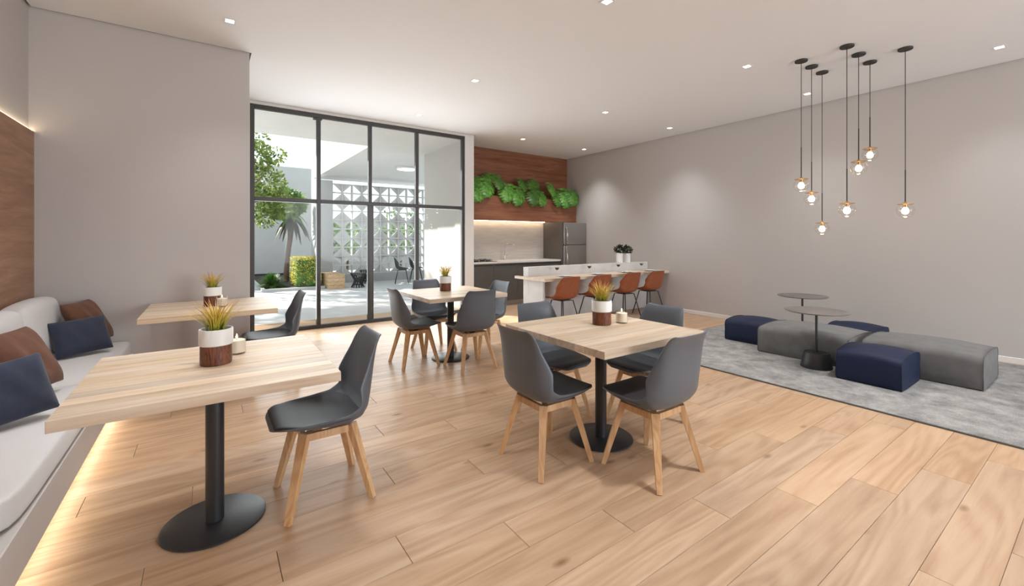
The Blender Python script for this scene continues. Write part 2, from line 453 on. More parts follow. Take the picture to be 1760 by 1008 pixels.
ww = MB().box(0.349, WX0, WY, WY + 0.18, -0.12, ZT).box(WX1, 4.037, WY, WY + 0.18, -0.12, ZT).box(WX0, WX1, WY, WY + 0.18, WZ1, ZT)
struct(MB().box(4.037, 4.137, WY + 0.18, 8.53, -0.12, ZT).build('wall_kitchen_side', 'out_taupe'), 'side wall between the kitchen and the porch', 'wall')
struct(ww.build('wall_window', 'wall_white'), 'pale wall framing the black glazed doors', 'wall')
wb = MB().box(LX, 2.5, BY - 0.15, BY, -0.12, ZT).box(6.7, RX, BY - 0.15, BY, -0.12, ZT).box(2.5, 6.7, BY - 0.15, BY, 2.9, ZT).box(2.5, 6.7, BY - 0.15, BY, -0.12, 0.3)
struct(wb.build('wall_back', 'wall_paint'), 'taupe wall with an added window opening, unseen behind the viewer', 'wall')
bbd = MB().box(RX - 0.014, RX, BY, 5.0, 0.0, 0.068, bev=0.004, seg=1).box(RX - 0.014, RX, 5.6, 7.1, 0.0, 0.068, bev=0.004, seg=1)
struct(bbd.build('baseboard_right', 'white_paint'), 'low white baseboard along the long taupe wall', 'baseboard')

# glazed front: black steel frame, four bays in two rows
win = thing('window_1', 'tall black steel glazed front opening on the courtyard', 'window', (0, WY, 0), kind='structure')
XB = [0.478, 1.357, 2.130, 2.931, 3.847]
ft = 0.052
def fr(x0, x1, z0, z1, y0=0.02, y1=0.085, nm='frame_bar'):
    MB().box(x0, x1, y0, y1, z0, z1, bev=0.003, seg=1).build(nm, 'frame_metal', win)
fr(0.470, 0.528, 0.0, 3.236); fr(3.800, 3.853, 0.0, 3.236)
fr(0.528, 3.800, 3.178, 3.236, nm='head_rail'); fr(0.528, 3.800, 0.0, 0.055, nm='bottom_rail')
ZR = (1.885, 1.945)
fr(1.332, 1.390, 0.055, 3.178, nm='mullion'); fr(2.105, 2.160, ZR[1], 3.178, nm='mullion'); fr(2.905, 2.960, ZR[1], 3.178, nm='mullion')
fr(2.085, 2.145, 0.055, ZR[0], 0.01, 0.05, nm='door_stile'); fr(2.130, 2.195, 0.055, ZR[0], 0.052, 0.095, nm='door_stile'); fr(2.900, 2.965, 0.055, ZR[0], nm='door_stile')
for a, b in ((0.528, 1.332), (1.390, 3.800)): fr(a, b, ZR[0], ZR[1], nm='transom')
fr(1.29, 1.41, 3.150, 3.178, 0.015, 0.095, nm='track_block')
for a, b in ((0.528, 1.332), (1.390, 2.105), (2.160, 2.905), (2.960, 3.800)):
    MB().box(a, b, 0.05, 0.056, ZR[1], 3.178).build('pane', 'pane_glass', win)
for a, b, y in ((0.528, 1.332, 0.05), (1.390, 2.085, 0.03), (2.195, 2.900, 0.07), (2.965, 3.800, 0.05)):
    MB().box(a, b, y, y + 0.006, 0.055, ZR[0]).build('pane', 'pane_glass', win)

# ------------------------------------------------------------------ banquette
wp = MB().box(LX + 0.004, -1.186, -1.0, LY - 0.003, 0.02, 2.245, bev=0.002, seg=1).build('wall_panel', 'panel_wood')
tag(wp, 'warm brown wood wall panel behind the bench, lit along its top', 'wall panel')
MB().box(LX + 0.006, LX + 0.024, -1.0, LY - 0.006, 2.245, 2.252).build('led_strip', 'led_warm', wp)
bn = thing('bench', 'long built-in beige bench floating over a lit plinth along the wood panel', 'bench', (0, 0, 0))
MB().box(-1.184, -0.560, -0.8, LY - 0.004, 0.116, 0.300, bev=0.004, seg=1).build('bench_box', 'bench_paint', bn)
MB().box(-1.184, -0.76, -0.8, LY - 0.004, 0.001, 0.116).build('plinth', 'bench_paint', bn)
MB().box(-0.64, -0.62, -0.8, LY - 0.01, 0.108, 0.1155).build('led_strip', 'led_bench', bn)
def soft_box(name, x0, x1, y0, y1, z0, z1, bev, mat, crown=0.015, cuts=5):
    """upholstered block: rounded edges, slightly crowned faces; origin at its base"""
    cx, cy, cz = (x0 + x1) / 2, (y0 + y1) / 2, z0
    b = MB(); b.box(x0 - cx, x1 - cx, y0 - cy, y1 - cy, 0, z1 - z0)
    bmesh.ops.subdivide_edges(b.bm, edges=b.bm.edges[:], cuts=cuts, use_grid_fill=True)
    hx, hy, hz = (x1 - x0) / 2, (y1 - y0) / 2, (z1 - z0) / 2
    for v in b.bm.verts:
        p = Vector((v.co.x, v.co.y, v.co.z - hz))
        q = Vector((max(-hx + bev, min(hx - bev, p.x)), max(-hy + bev, min(hy - bev, p.y)), max(-hz + bev, min(hz - bev, p.z))))
        d = p - q
        if d.length > 1e-6: p = q + d.normalized() * bev
        fx, fy, fz = 1 - (p.x / hx) ** 2, 1 - (p.y / hy) ** 2, 1 - (p.z / hz) ** 2
        fx, fy, fz = max(0, fx), max(0, fy), max(0, fz)
        if p.z > 0.6 * hz: p.z += crown * fx ** 0.5 * fy ** 0.5
        if abs(p.x) > 0.6 * hx: p.x += math.copysign(crown * 0.5, p.x) * (fy * fz) ** 0.5
        if abs(p.y) > 0.6 * hy: p.y += math.copysign(crown * 0.5, p.y) * (fx * fz) ** 0.5
        v.co = p + Vector((0, 0, hz))
    o = b.build(name, mat, smooth=4, loc=(cx, cy, cz))
    mod_subsurf(o, 1)
    return o
for (a, b), lab in zip([(0.80, 2.245), (2.265, 3.815), (3.835, 5.205)], ['white seat cushion at the open end of the bench, away from the pillows', 'white seat cushion in the middle of the bench under the front pillows', 'white seat cushion at the end of the bench against the taupe wall']):
    c = soft_box('seat_cushion', -1.178, -0.566, a, b, 0.3005, 0.437, 0.026, 'cushion_white', 0.014, 7)
    tag(c, lab, 'cushion', 'white seat cushions of the bench')
for (a, b), lab in zip([(2.62, 3.44), (3.46, 4.28), (4.30, 5.12)], ['white back cushion behind the front navy pillow', 'white back cushion between the two pairs of pillows', 'white back cushion in the corner by the taupe wall']):
    c = soft_box('back_cushion', -1.140, -0.965, a + 0.012, b - 0.012, 0.452, 0.87, 0.06, 'cushion_white', 0.03, 7)
    c.rotation_euler = (0, math.radians(-6), 0)
    tag(c, lab, 'cushion', 'white back cushions of the bench')
def pillow(w, h, t, name, mat, cen, nrm, lean, roll=0, sag=0.05):
    """throw pillow: two bulging faces meeting in a sharp seam with pulled-out corners"""
    b = MB(); n = 14
    fronts = {}
    for sgn in (1, -1):
        for i in range(n + 1):
            for j in range(n + 1):
                u, v = 2 * i / n - 1, 2 * j / n - 1
                ex = 1 - sag * (1 - abs(v) ** 2.2) * 1.0 if abs(u) > 0.0 else 1
                ey = 1 - sag * (1 - abs(u) ** 2.2)
                x, z = u * w / 2 * (1 - sag * (1 - v * v) * abs(u)), v * h / 2 * (1 - sag * (1 - u * u) * abs(v))
                bul = ((1 - u ** 4) * (1 - v ** 4)) ** 0.6
                wr = 0.006 * math.sin(9 * u + 4 * v + sgn) * (1 - u * u) * (1 - v * v)
                y = sgn * (t / 2 * bul + wr * bul)
                if i in (0, n) or j in (0, n):
                    if (i, j) not in fronts: fronts[(i, j)] = b.bm.verts.new((x, 0, z))
                    continue
                fronts[(i, j, sgn)] = b.bm.verts.new((x, y, z))
    g = lambda i, j, s_: fronts.get((i, j)) or fronts[(i, j, s_)]
    for sgn in (1, -1):
        for i in range(n):
            for j in range(n):
                b.bm.faces.new((g(i, j, sgn), g(i + 1, j, sgn), g(i + 1, j + 1, sgn), g(i, j + 1, sgn)))
    o = b.build(name, mat, smooth=4)
    mod_subsurf(o, 1)
    # local -Y is the front; turn the front towards nrm, lean the top back
    yaw = math.atan2(nrm[0], -nrm[1])
    o.rotation_euler = (Matrix.Rotation(yaw, 3, 'Z') @ Matrix.Rotation(-lean, 3, 'X') @ Matrix.Rotation(roll, 3, 'Y')).to_euler()
    o.location = cen
    return o
tag(pillow(0.40, 0.40, 0.13, 'throw_pillow', 'brown_fabric', (-0.820, 4.985, 0.660), (0.96, -0.28), 0.48, roll=0.0), 'brown leather-look pillow in the bench corner by the taupe wall', 'pillow', 'pillows on the bench')
tag(pillow(0.36, 0.30, 0.12, 'throw_pillow', 'navy_fabric', (-0.805, 4.66, 0.597), (0.52, -0.85), 0.42, roll=-0.05), 'navy oblong pillow leaning on the brown one in the bench corner', 'pillow', 'pillows on the bench')
tag(pillow(0.38, 0.40, 0.13, 'throw_pillow', 'brown_fabric', (-0.850, 3.555, 0.665), (0.96, -0.28), 0.48, roll=0.0), 'brown leather-look pillow at the middle of the bench', 'pillow', 'pillows on the bench')
tag(pillow(0.37, 0.32, 0.12, 'throw_pillow', 'navy_fabric', (-0.805, 3.09, 0.612), (0.60, -0.80), 0.42, roll=-0.08), 'navy oblong pillow at the middle of the bench before the brown one', 'pillow', 'pillows on the bench')

# ------------------------------------------------------------------ tables
TS = 0.93
def make_table():
    t = thing('dining_table', '', 'table')
    core = MB().box(-TS / 2 + 0.006, TS / 2 - 0.006, -TS / 2 + 0.006, TS / 2 - 0.006, 0.712, 0.744).build('tabletop', 'table_oak', t)
    n = 12; sw = TS / n
    me = None
    for i in range(n):
        if me is None:
            o = MB().box(-TS / 2, TS / 2, 0.0002, sw - 0.0002, 0.708, 0.75, bev=0.0012, seg=1).build('stave', 'table_oak', core); me = o.data
        else:
            o = bpy.data.objects.new('stave', me); COL.objects.link(o); o.parent = core
        o.location = (0, -TS / 2 + i * sw, 0)
    MB().lathe([(0.038, 0.012), (0.038, 0.70)], 28).build('pole', 'black_metal', t, SM)
    MB().lathe([(0.205, 0.0), (0.212, 0.004), (0.212, 0.009), (0.206, 0.013), (0.0, 0.0135)], 56).build('base_plate', 'black_metal', t, SM)
    MB().box(-0.17, 0.17, -0.17, 0.17, 0.70, 0.708).build('top_plate', 'black_metal', t)
    return t
T1, T2, T3, T4 = (0.026, 2.505), (2.255, 4.42), (2.18, 2.05), (0.03, 4.70)
tb = make_table(); tb.location = (*T1, 0)
tb['label'] = 'square oak bench table with black pedestal beside the front navy pillow'; tb['group'] = 'square oak pedestal tables'
dup(tb, (*T2, 0), 0, 'square oak table with four grey chairs next to the glazed doors', 'square oak pedestal tables')
dup(tb, (*T3, 0), 0, 'square oak table with four grey chairs next to the rug', 'square oak pedestal tables')
dup(tb, (*T4, 0), 0, 'square oak bench table against the taupe wall end', 'square oak pedestal tables')

# ------------------------------------------------------------------ chairs
def interp(tab, t):
    for (a, b) in zip(tab, tab[1:]):
        if t <= b[0]:
            f = (t - a[0]) / (b[0] - a[0]); f = f * f * (3 - 2 * f) * 0.35 + f * 0.65
            return [x + (y - x) * f for x, y in zip(a[1:], b[1:])]
    return list(tab[-1][1:])
#      v     y      z     hw    lift  fwd
SHELL = [(0.00, 0.258, 0.416, 0.090, 0.000, 0.000),
         (0.04, 0.252, 0.430, 0.150, 0.004, 0.000),
         (0.10, 0.215, 0.427, 0.192, 0.018, 0.000),
         (0.20, 0.135, 0.409, 0.214, 0.040, 0.000),
         (0.32, 0.020, 0.394, 0.226, 0.060, 0.000),
         (0.42, -0.080, 0.389, 0.231, 0.076, 0.000),
         (0.50, -0.156, 0.408, 0.233, 0.090, 0.022),
         (0.57, -0.200, 0.456, 0.233, 0.090, 0.066),
         (0.65, -0.218, 0.538, 0.227, 0.052, 0.090),
         (0.74, -0.228, 0.628, 0.217, 0.016, 0.074),
         (0.83, -0.237, 0.710, 0.197, 0.002, 0.050),
         (0.91, -0.247, 0.776, 0.183, 0.003, 0.032),
         (0.965, -0.259, 0.815, 0.170, 0.008, 0.018),
         (1.00, -0.273, 0.826, 0.150, 0.011, 0.008)]
def shell_pt(tab, u, v):
    y, z, hw, lift, fwd = interp(tab, v)
    a = abs(u)
    x = hw * math.copysign(math.sin(a * PI / 2 * 0.94) / math.sin(PI / 2 * 0.94), u) if a > 0 else 0.0
    z += lift * a ** 3.0
    y += fwd * a ** 2.6
    return Vector((x, y, z))
def make_chair(kind='grey'):
    t = thing('dining_chair', '', 'chair')
    nu, nv = 14, 34
    P = [[shell_pt(SHELL, 2 * i / nu - 1, j / nv) for i in range(nu + 1)] for j in range(nv + 1)]
    sh = MB().grid(P).build('shell', 'shell_grey', t, 4)
    mod_solid(sh, 0.009, 1); mod_subsurf(sh, 1)
    # thin seat pad lying in the shell
    rows = []
    for j in range(17):
        v = 0.045 + (0.525 - 0.045) * j / 16
        r = []
        e = 0.90 * (1 - 0.55 * max(0, (j - 12) / 4) ** 2.2)
        for i in range(13):
            u = 2 * i / 12 - 1
            p = shell_pt(SHELL, u * e, v)
            edge = max(abs(u), abs(j / 8 - 1))
            p.z += 0.006 + 0.016 * (1 - edge ** 5)
            r.append(p)
        rows.append(r)
    pd = MB().grid(rows).build('seat_pad', 'pad_grey', t, 4)
    mod_solid(pd, 0.012, 0); mod_subsurf(pd, 1)
    zt = 0.380
    leg = None
    for sx in (-1, 1):
        for sy in (-1, 1):
            b = MB().beam((sx * 0.118, sy * 0.112, zt), (sx * 0.200, sy * 0.198, 0.0), (0.048, 0.034), (0.028, 0.026), up=(sx, sy, 0))
            b.bevel(0.006, 2).build('leg', 'chair_wood', t, SM)
    fr_ = MB()
    for sx in (-1, 1):
        fr_.beam((sx * 0.122, -0.115, zt - 0.018), (sx * 0.122, 0.115, zt - 0.018), (0.022, 0.036), (0.022, 0.036))
        fr_.beam((-0.122, sx * 0.116, zt - 0.018), (0.122, sx * 0.116, zt - 0.018), (0.022, 0.036), (0.022, 0.036))
    fr_.beam((-0.11, -0.10, zt - 0.014), (0.11, 0.10, zt - 0.014), (0.03, 0.026), (0.03, 0.026))
    fr_.beam((-0.11, 0.10, zt - 0.014), (0.11, -0.10, zt - 0.014), (0.03, 0.026), (0.03, 0.026))
    fr_.build('leg_frame', 'chair_wood', t)
    MB().lathe([(0.06, 0.364), (0.06, 0.384), (0.03, 0.390)], 16).build('mount', 'black_metal', t, SM)
    return t
ch = make_chair()
GC = 'dark grey shell chairs'
ch.location = (T1[0] + 0.478, T1[1] - 0.04, 0); ch.rotation_euler = (0, 0, PI / 2)
ch['label'] = 'dark grey shell chair at the bench table beside the front navy pillow'; ch['group'] = GC
dup(ch, (T4[0] + 0.478, T4[1] - 0.02, 0), PI / 2, 'dark grey shell chair at the bench table against the taupe wall end')
dup(ch, (1.704, 2.062, 0), -PI / 2, 'grey shell chair at the rug-side table, its back towards the bench')
dup(ch, (2.146, 1.613, 0), 0, 'grey shell chair at the rug-side table, its back away from the glazed doors')
dup(ch, (2.165, 2.525, 0), PI, 'grey shell chair at the rug-side table, its back towards the glazed doors')
dup(ch, (2.655, 2.06, 0), PI / 2, 'grey shell chair at the rug-side table, its back towards the rug')
dup(ch, (1.825, 4.44, 0), -PI / 2, 'grey shell chair at the table by the glazed doors, backed towards the bench')
dup(ch, (2.262, 3.985, 0), 0, 'grey shell chair at the table by the glazed doors, backed away from the glass')
dup(ch, (2.255, 4.87, 0), PI, 'grey shell chair at the table by the glazed doors, backed towards the glass')
dup(ch, (2.715, 4.43, 0), PI / 2, 'grey shell chair at the table by the glazed doors, backed towards the kitchen bar')

# ------------------------------------------------------------------ table pieces: grass pots and candles
def grass_mesh(n, rng, z0, ln, spread):
    b = MB()
    for k in range(n):
        a = rng.uniform(0, 2 * PI); r0 = rng.uniform(0, 0.038)
        out = spread * rng.uniform(0.15, 1.0); L_ = ln * rng.uniform(0.6, 1.0)
        d = Vector((math.cos(a), math.sin(a), 0)); s = Vector((-d.y, d.x, 0))
        pts = []
        for i in range(5):
            f = i / 4
            p = d * (r0 + out * f ** 1.7) + Vector((0, 0, z0 + L_ * (f - 0.28 * (out / spread) * f ** 2.5)))
            pts.append((p, 0.0036 * (1 - f) ** 0.7 + 0.0004))
        for (p, w), (q, w2) in zip(pts, pts[1:]): b.quad(p - s * w, p + s * w, q + s * w2, q - s * w2)
    return b
def make_vase(rng):
    t = thing('grass_pot', '', 'potted plant')
    MB().lathe([(0.061, 0.0), (0.065, 0.004), (0.065, 0.094)], 36).build('wood_base', 'vase_wood', t, SM)
    MB().lathe([(0.066, 0.092), (0.070, 0.096), (0.070, 0.166), (0.068, 0.169), (0.062, 0.169), (0.060, 0.160), (0.060, 0.150)], 36, cap=False).build('ceramic_bowl', 'ceramic_white', t, SM)
    MB().lathe([(0.0605, 0.149), (0.0, 0.152)], 24, cap=False).build('soil', 'soil', t)
    g = grass_mesh(95, rng, 0.150, 0.190, 0.155).build('grass_blades', 'grass_blade', t)
    g['kind'] = 'stuff'
    return t
GV = 'grass pots on the tables'
v = make_vase(random.Random(3)); v.location = (T1[0] + 0.005, T1[1] + 0.02, 0.75)
v['label'] = 'brown and white pot of orange grass on the bench table by the front navy pillow'; v['group'] = GV
dup(v, (2.263, 2.12, 0.75), 1.9, 'brown and white pot of orange grass on the four-seat table next to the rug')
dup(v, (2.245, 4.53, 0.75), 3.3, 'brown and white pot of orange grass on the four-seat table by the glazed doors')
dup(v, (0.03, 4.72, 0.75), 4.4, 'brown and white pot of orange grass on the bench table by the taupe wall')
def make_candle():
    t = thing('candle', '', 'candle')
    MB().lathe([(0.040, 0.0), (0.042, 0.003), (0.042, 0.088), (0.0395, 0.088), (0.0395, 0.008), (0.0, 0.008)], 28).build('glass_cup', 'clear_glass', t, SM)
    MB().lathe([(0.0385, 0.0085), (0.0385, 0.070), (0.034, 0.073), (0.0, 0.072)], 28).build('wax', 'wax', t, SM)
    MB().tube([(0, 0, 0.071), (0, 0, 0.080)], 0.0012, 6).build('wick', 'wick', t)
    MB().lathe([(0.0, 0.078), (0.0045, 0.083), (0.0048, 0.088), (0.002, 0.098), (0.0, 0.104)], 12).build('flame', 'flame_glow', t, SM)
    return t
c = make_candle(); c.location = (2.42, 2.075, 0.75); c['group'] = 'glass candles on the tables'
c['label'] = 'lit white candle in a glass on the four-seat table next to the rug'
dup(c, (0.122, 2.68, 0.75), 0, 'lit white candle in a glass on the bench table by the front navy pillow')
dup(c, (0.10, 4.62, 0.75), 0, 'lit white candle in a glass on the bench table by the taupe wall')

# ------------------------------------------------------------------ rug, poufs, side tables
rg = MB().box(4.27, 7.02, -1.6, 3.60, 0.001, 0.014, bev=0.004, seg=1).build('rug', 'rug_pile')
tag(rg, 'large mottled grey rug under the poufs', 'rug')
MB().box(4.262, 4.27, -1.6, 3.60, 0.001, 0.012).build('edge_binding', 'piping_dark', rg)
MB().box(4.262, 7.02, 3.60, 3.608, 0.001, 0.012).build('edge_binding', 'piping_dark', rg)
def pouf(x0, x1, y0, y1, h, mat, pmat, label):
    """loaf-shaped pouf: long faces roll over into the top, flat end panels edged with piping"""
    cx, cy = (x0 + x1) / 2, (y0 + y1) / 2
    hx, hy = (x1 - x0) / 2, (y1 - y0) / 2
    def ring(f, sc=1.0, dz=0.0):
        pts = []
        R0 = min(0.062, h * 0.3)
        pts += [(-hx + 0.02, 0.0), (-hx + 0.003, 0.012)]
        pts += [(-hx, h * 0.3), (-hx, h - R0)]
        for k in range(1, 5): a = PI - PI / 2 * k / 5; pts.append((-hx + R0 + R0 * math.cos(a), h - R0 + R0 * math.sin(a)))
        for k in range(7): u = -1 + 2 * k / 6; pts.append((u * (hx - R0), h + 0.020 * (1 - u * u)))
        for k in range(1, 5): a = PI / 2 - PI / 2 * k / 5; pts.append((hx - R0 + R0 * math.cos(a), h - R0 + R0 * math.sin(a)))
        pts += [(hx, h - R0), (hx, h * 0.3), (hx - 0.003, 0.012), (hx - 0.02, 0.0)]
        bulge = 1 + 0.010 * (1 - f * f)
        return [Vector((x * sc * (bulge if z > 0.02 else 1), f * hy, z * sc * (1 + 0.085 * (1 - f * f)) + dz)) for x, z in pts]
    n = 14
    rows = [ring(-1 + 2 * i / n) for i in range(n + 1)]
    b = MB().grid(rows, closed=True)
    b.bm.verts.ensure_lookup_table()
    m = len(rows[0]); vs = list(b.bm.verts)
    for base, sgn in ((0, -1), (n * m, 1)):
        inner = [b.bm.verts.new(Vector((v.co.x * 0.6, v.co.y + sgn * 0.014, h * 0.5 + (v.co.z - h * 0.5) * 0.6))) for v in vs[base:base + m]]
        for k in range(m): b.bm.faces.new((vs[base + k], vs[base + (k + 1) % m], inner[(k + 1) % m], inner[k]))
        b.bm.faces.new(inner)
    o = b.build('pouf', mat, smooth=math.radians(50), loc=(cx, cy, 0.0145))
    for f in (-1, 1):
        q = [p + Vector((0, 0, 0.002)) for p in ring(f)[1:-1]]
        MB().tube(q, 0.0042, 6).build('piping', pmat, o, 4)
    tag(o, label, 'pouf', 'poufs on the rug')
    return o
pouf(4.925, 5.50, 1.120, 1.600, 0.27, 'navy_pouf', 'piping_navy', 'square navy pouf in front of the two grey poufs')
pouf(5.53, 6.27, 0.715, 1.570, 0.29, 'grey_pouf', 'piping_dark', 'long grey pouf behind the front navy pouf')
pouf(5.35, 6.13, 1.640, 2.52, 0.29, 'grey_pouf', 'piping_dark', 'long grey pouf beside the two round side tables')
pouf(5.635, 6.20, 2.57, 3.075, 0.26, 'navy_pouf', 'piping_navy', 'square navy pouf at the end of the rug towards the kitchen bar')
pouf(6.16, 6.68, 1.635, 2.11, 0.28, 'navy_pouf', 'piping_navy', 'square navy pouf tucked behind the two grey poufs by the wall')
def side_table(x, y, zt, r, label):
    t = thing('side_table', label, 'side table', (x, y, 0.0145), 0, 'round side tables')
    MB().lathe([(0.142, 0.0), (0.143, 0.004), (0.112, 0.150), (0.108, 0.155), (0.0, 0.156)], 40).build('base', 'black_metal', t, SM)
    MB().lathe([(0.012, 0.155), (0.012, zt - 0.022)], 16).build('stem', 'black_metal', t, SM)
    MB().lathe([(r - 0.012, zt - 0.024), (r, zt - 0.018), (r, zt - 0.012), (r - 0.004, zt - 0.010), (0.0, zt - 0.010)], 64).build('tabletop', 'table_grey', t, SM)
    return t
side_table(5.185, 1.855, 0.600, 0.283, 'round dark side table on a cone base in front of the grey pouf')
side_table(6.40, 2.45, 0.600, 0.283, 'round dark side table between the grey pouf and the wall')

# ------------------------------------------------------------------ pendants and downlights
PEN = [((5.234, 2.015), 1.930, 'clear glass globe pendant on the shortest cord of the row stepping down towards the wall'),
       ((5.501, 2.015), 1.802, 'clear glass globe pendant on the middle cord of the row stepping down towards the wall'),
       ((5.791, 2.015), 1.470, 'clear glass globe pendant on the longest cord of the row stepping down towards the wall'),
       ((5.211, 1.600), 1.640, 'clear glass globe pendant on the longest cord of the row stepping up towards the wall'),
       ((5.539, 1.600), 2.090, 'clear glass globe pendant on the middle cord of the row stepping up towards the wall'),
       ((5.884, 1.600), 2.267, 'clear glass globe pendant on the shortest cord of the row stepping up towards the wall'),
       ((5.760, 1.281), 1.638, 'clear glass globe pendant hanging alone apart from the two rows of three')]
for (x, y), zg, lab in PEN:
    t = thing('pendant_lamp', lab, 'pendant lamp', (x, y, zg), 0, 'globe pendants over the poufs')
    up = CZ - zg
    MB().lathe([(0.058, up - 0.018), (0.060, up - 0.014), (0.060, up)], 28).build('canopy', 'cord_black', t, SM)
    MB().tube([(0, 0, 0.40), (0, 0, up - 0.016)], 0.0035, 6).build('cord', 'cord_black', t, SM)
    MB().tube([(0, 0, 0.078), (0, 0, 0.41)], 0.0055, 8).build('rod', 'cord_black', t, SM)
    MB().lathe([(0.062, 0.060), (0.066, 0.063), (0.062, 0.067), (0.016, 0.070), (0.012, 0.085), (0.0, 0.086)], 28).build('cap', 'brass', t, SM)
    MB().lathe([(0.014, 0.030), (0.016, 0.036), (0.016, 0.060)], 14).build('socket', 'brass', t, SM)
    MB().lathe([(0.072 * math.sin(a), -0.072 * math.cos(a)) for a in [PI * i / 16 for i in range(14)]], 28, cap=False).build('globe', 'clear_glass', t, 4)
    MB().lathe([(0.0, -0.040), (0.016, -0.036), (0.027, -0.022), (0.030, -0.006), (0.024, 0.014), (0.013, 0.030)], 16).build('bulb', 'bulb_glow', t, 4)
    ld = bpy.data.lights.new('pendant_light', 'POINT'); ld.energy = 0.9; ld.color = (1.0, 0.80, 0.55); ld.shadow_soft_size = 0.03
    lo = bpy.data.objects.new('pendant_light', ld); COL.objects.link(lo); lo.parent = t; lo.location = (0, 0, -0.10)
DL = [(0.155, 4.553, 'over the bench table by the taupe wall'), (2.655, 4.553, 'over the four-seat table by the glazed doors'), (2.675, 6.30, 'just inside the glazed doors'),
      (2.645, 2.42, 'over the four-seat table next to the rug'), (4.94, 4.553, 'over the chairs at the open end of the bar'), (6.55, 4.553, 'over the bar chair by the taupe wall'),
      (6.60, 6.69, 'in the kitchen corner by the refrigerator'), (4.965, 6.69, 'over the kitchen aisle by the cooktop'), (4.915, 2.43, 'over the edge of the rug'),
      (6.50, 2.43, 'over the poufs beside the long taupe wall'), (6.50, 0.73, 'behind the lone pendant by the long taupe wall'),
      (0.155, 2.42, 'added out of view over the bench table by the front navy pillow'), (0.155, 0.60, 'added out of view over the open end of the bench'), (2.645, 0.60, 'added out of view over the open floor behind the rug-side table'), (4.915, 0.60, 'added out of view over the rug edge away from the bar'),  # from here on: unseen downlights added to light bench and near floor
      (-0.35, 3.40, 'added out of view over the bench seat by the pillows')]
def make_down():
    t = thing('downlight', '', 'downlight', (0, 0, CZ), 0, 'recessed downlights')
    b = MB()
    for x0, x1, y0, y1 in ((-.048, .048, -.048, -.032), (-.048, .048, .032, .048), (-.048, -.032, -.032, .032), (.032, .048, -.032, .032)):
        b.box(x0, x1, y0, y1, -0.004, 0.0)
    b.build('trim_ring', 'white_paint', t)
    MB().box(-.032, .032, -.032, .032, -0.0025, -0.0005).build('lens', 'downlight_glow', t)
    return t
d0 = make_down()
for i, (x, y, lab) in enumerate(DL):
    t = d0 if i == 0 else dup(d0, (0, 0, 0), 0)
    t.location = (x, y, CZ); t['label'] = 'small recessed downlight ' + lab
    ld = bpy.data.lights.new('downlight_beam', 'SPOT'); ld.energy = ((235 if x < 4 else 120) if x > 1 and y < 1 else (42 if 1 < x < 4 else (90 if y > 6 else 56))) if x < 6 else (8 if y < 4 else (85 if y > 6 else 64)); ld.color = (0.975, 0.985, 1.0)
    ld.spot_size = math.radians(96); ld.spot_blend = 1.0; ld.shadow_soft_size = 0.14
    lo = bpy.data.objects.new('downlight_beam', ld); COL.objects.link(lo); lo.parent = t; lo.location = (0, 0, -0.02)

# ------------------------------------------------------------------ kitchen
KX = 4.140
up = MB().box(KX + 0.002, RX - 0.002, KY - 0.022, KY - 0.002, 1.74, CZ - 0.001).build('upper_panel', 'kitchen_wood')
tag(up, 'reddish brown wood panel on the kitchen wall above the plant box', 'wall panel')
pb = thing('plant_box', 'reddish brown wood plant box over the kitchen counter, lit underneath', 'plant box', (0, 0, 1.738))
b_ = MB().box(KX + 0.004, RX - 0.004, 7.477, 7.497, 0, 0.508, bev=0.002, seg=1)
b_.build('front_board', 'kitchen_wood', pb)
MB().box(KX + 0.004, RX - 0.004, 7.497, KY - 0.024, 0, 0.02).build('bottom_board', 'kitchen_wood', pb)
MB().box(KX + 0.006, RX - 0.006, 7.499, KY - 0.026, 0.02, 0.42).build('soil', 'soil', pb)
MB().box(KX + 0.02, 6.36, KY - 0.10, KY - 0.07, -0.008, -0.0005).build('led_strip', 'led_kitchen', pb)
bs = MB().box(KX + 0.002, 6.38, KY - 0.020, KY - 0.002, 0.90, 1.735).build('backsplash', 'backsplash_stone')
tag(bs, 'pale beige backsplash between the counter and the plant box', 'backsplash')
cb = thing('base_cabinet', 'dark grey kitchen base cabinet under the pale worktop', 'cabinet', (0, 0, 0))
MB().box(KX + 0.004, 6.378, 7.225, KY - 0.004, 0.10, 0.858).build('body', 'cabinet_grey', cb)
MB().box(KX + 0.004, 6.378, 7.30, KY - 0.004, 0.001, 0.10).build('plinth', 'bench_paint', cb)
xs = [KX + 0.006, 4.62, 5.20, 5.79, 6.376]
for a, b in zip(xs, xs[1:]):
    d = MB().box(a + 0.002, b - 0.002, 7.205, 7.224, 0.105, 0.830, bev=0.002, seg=1).build('door', 'cabinet_grey', cb)
    MB().box(a + 0.03, b - 0.03, 7.199, 7.206, 0.815, 0.828).build('handle', 'black_metal', d)
wt = MB().box(KX + 0.003, 6.380, 7.185, KY - 0.022, 0.86, 0.90, bev=0.003, seg=1).build('worktop', 'worktop')
tag(wt, 'pale stone worktop on the dark kitchen cabinet', 'worktop')
ck = thing('cooktop', 'black glass cooktop on the pale worktop', 'cooktop', (4.45, 7.47, 0.9005))
MB().box(-0.28, 0.28, -0.24, 0.24, 0, 0.008, bev=0.003, seg=1).build('glass_plate', 'black_glass', ck)
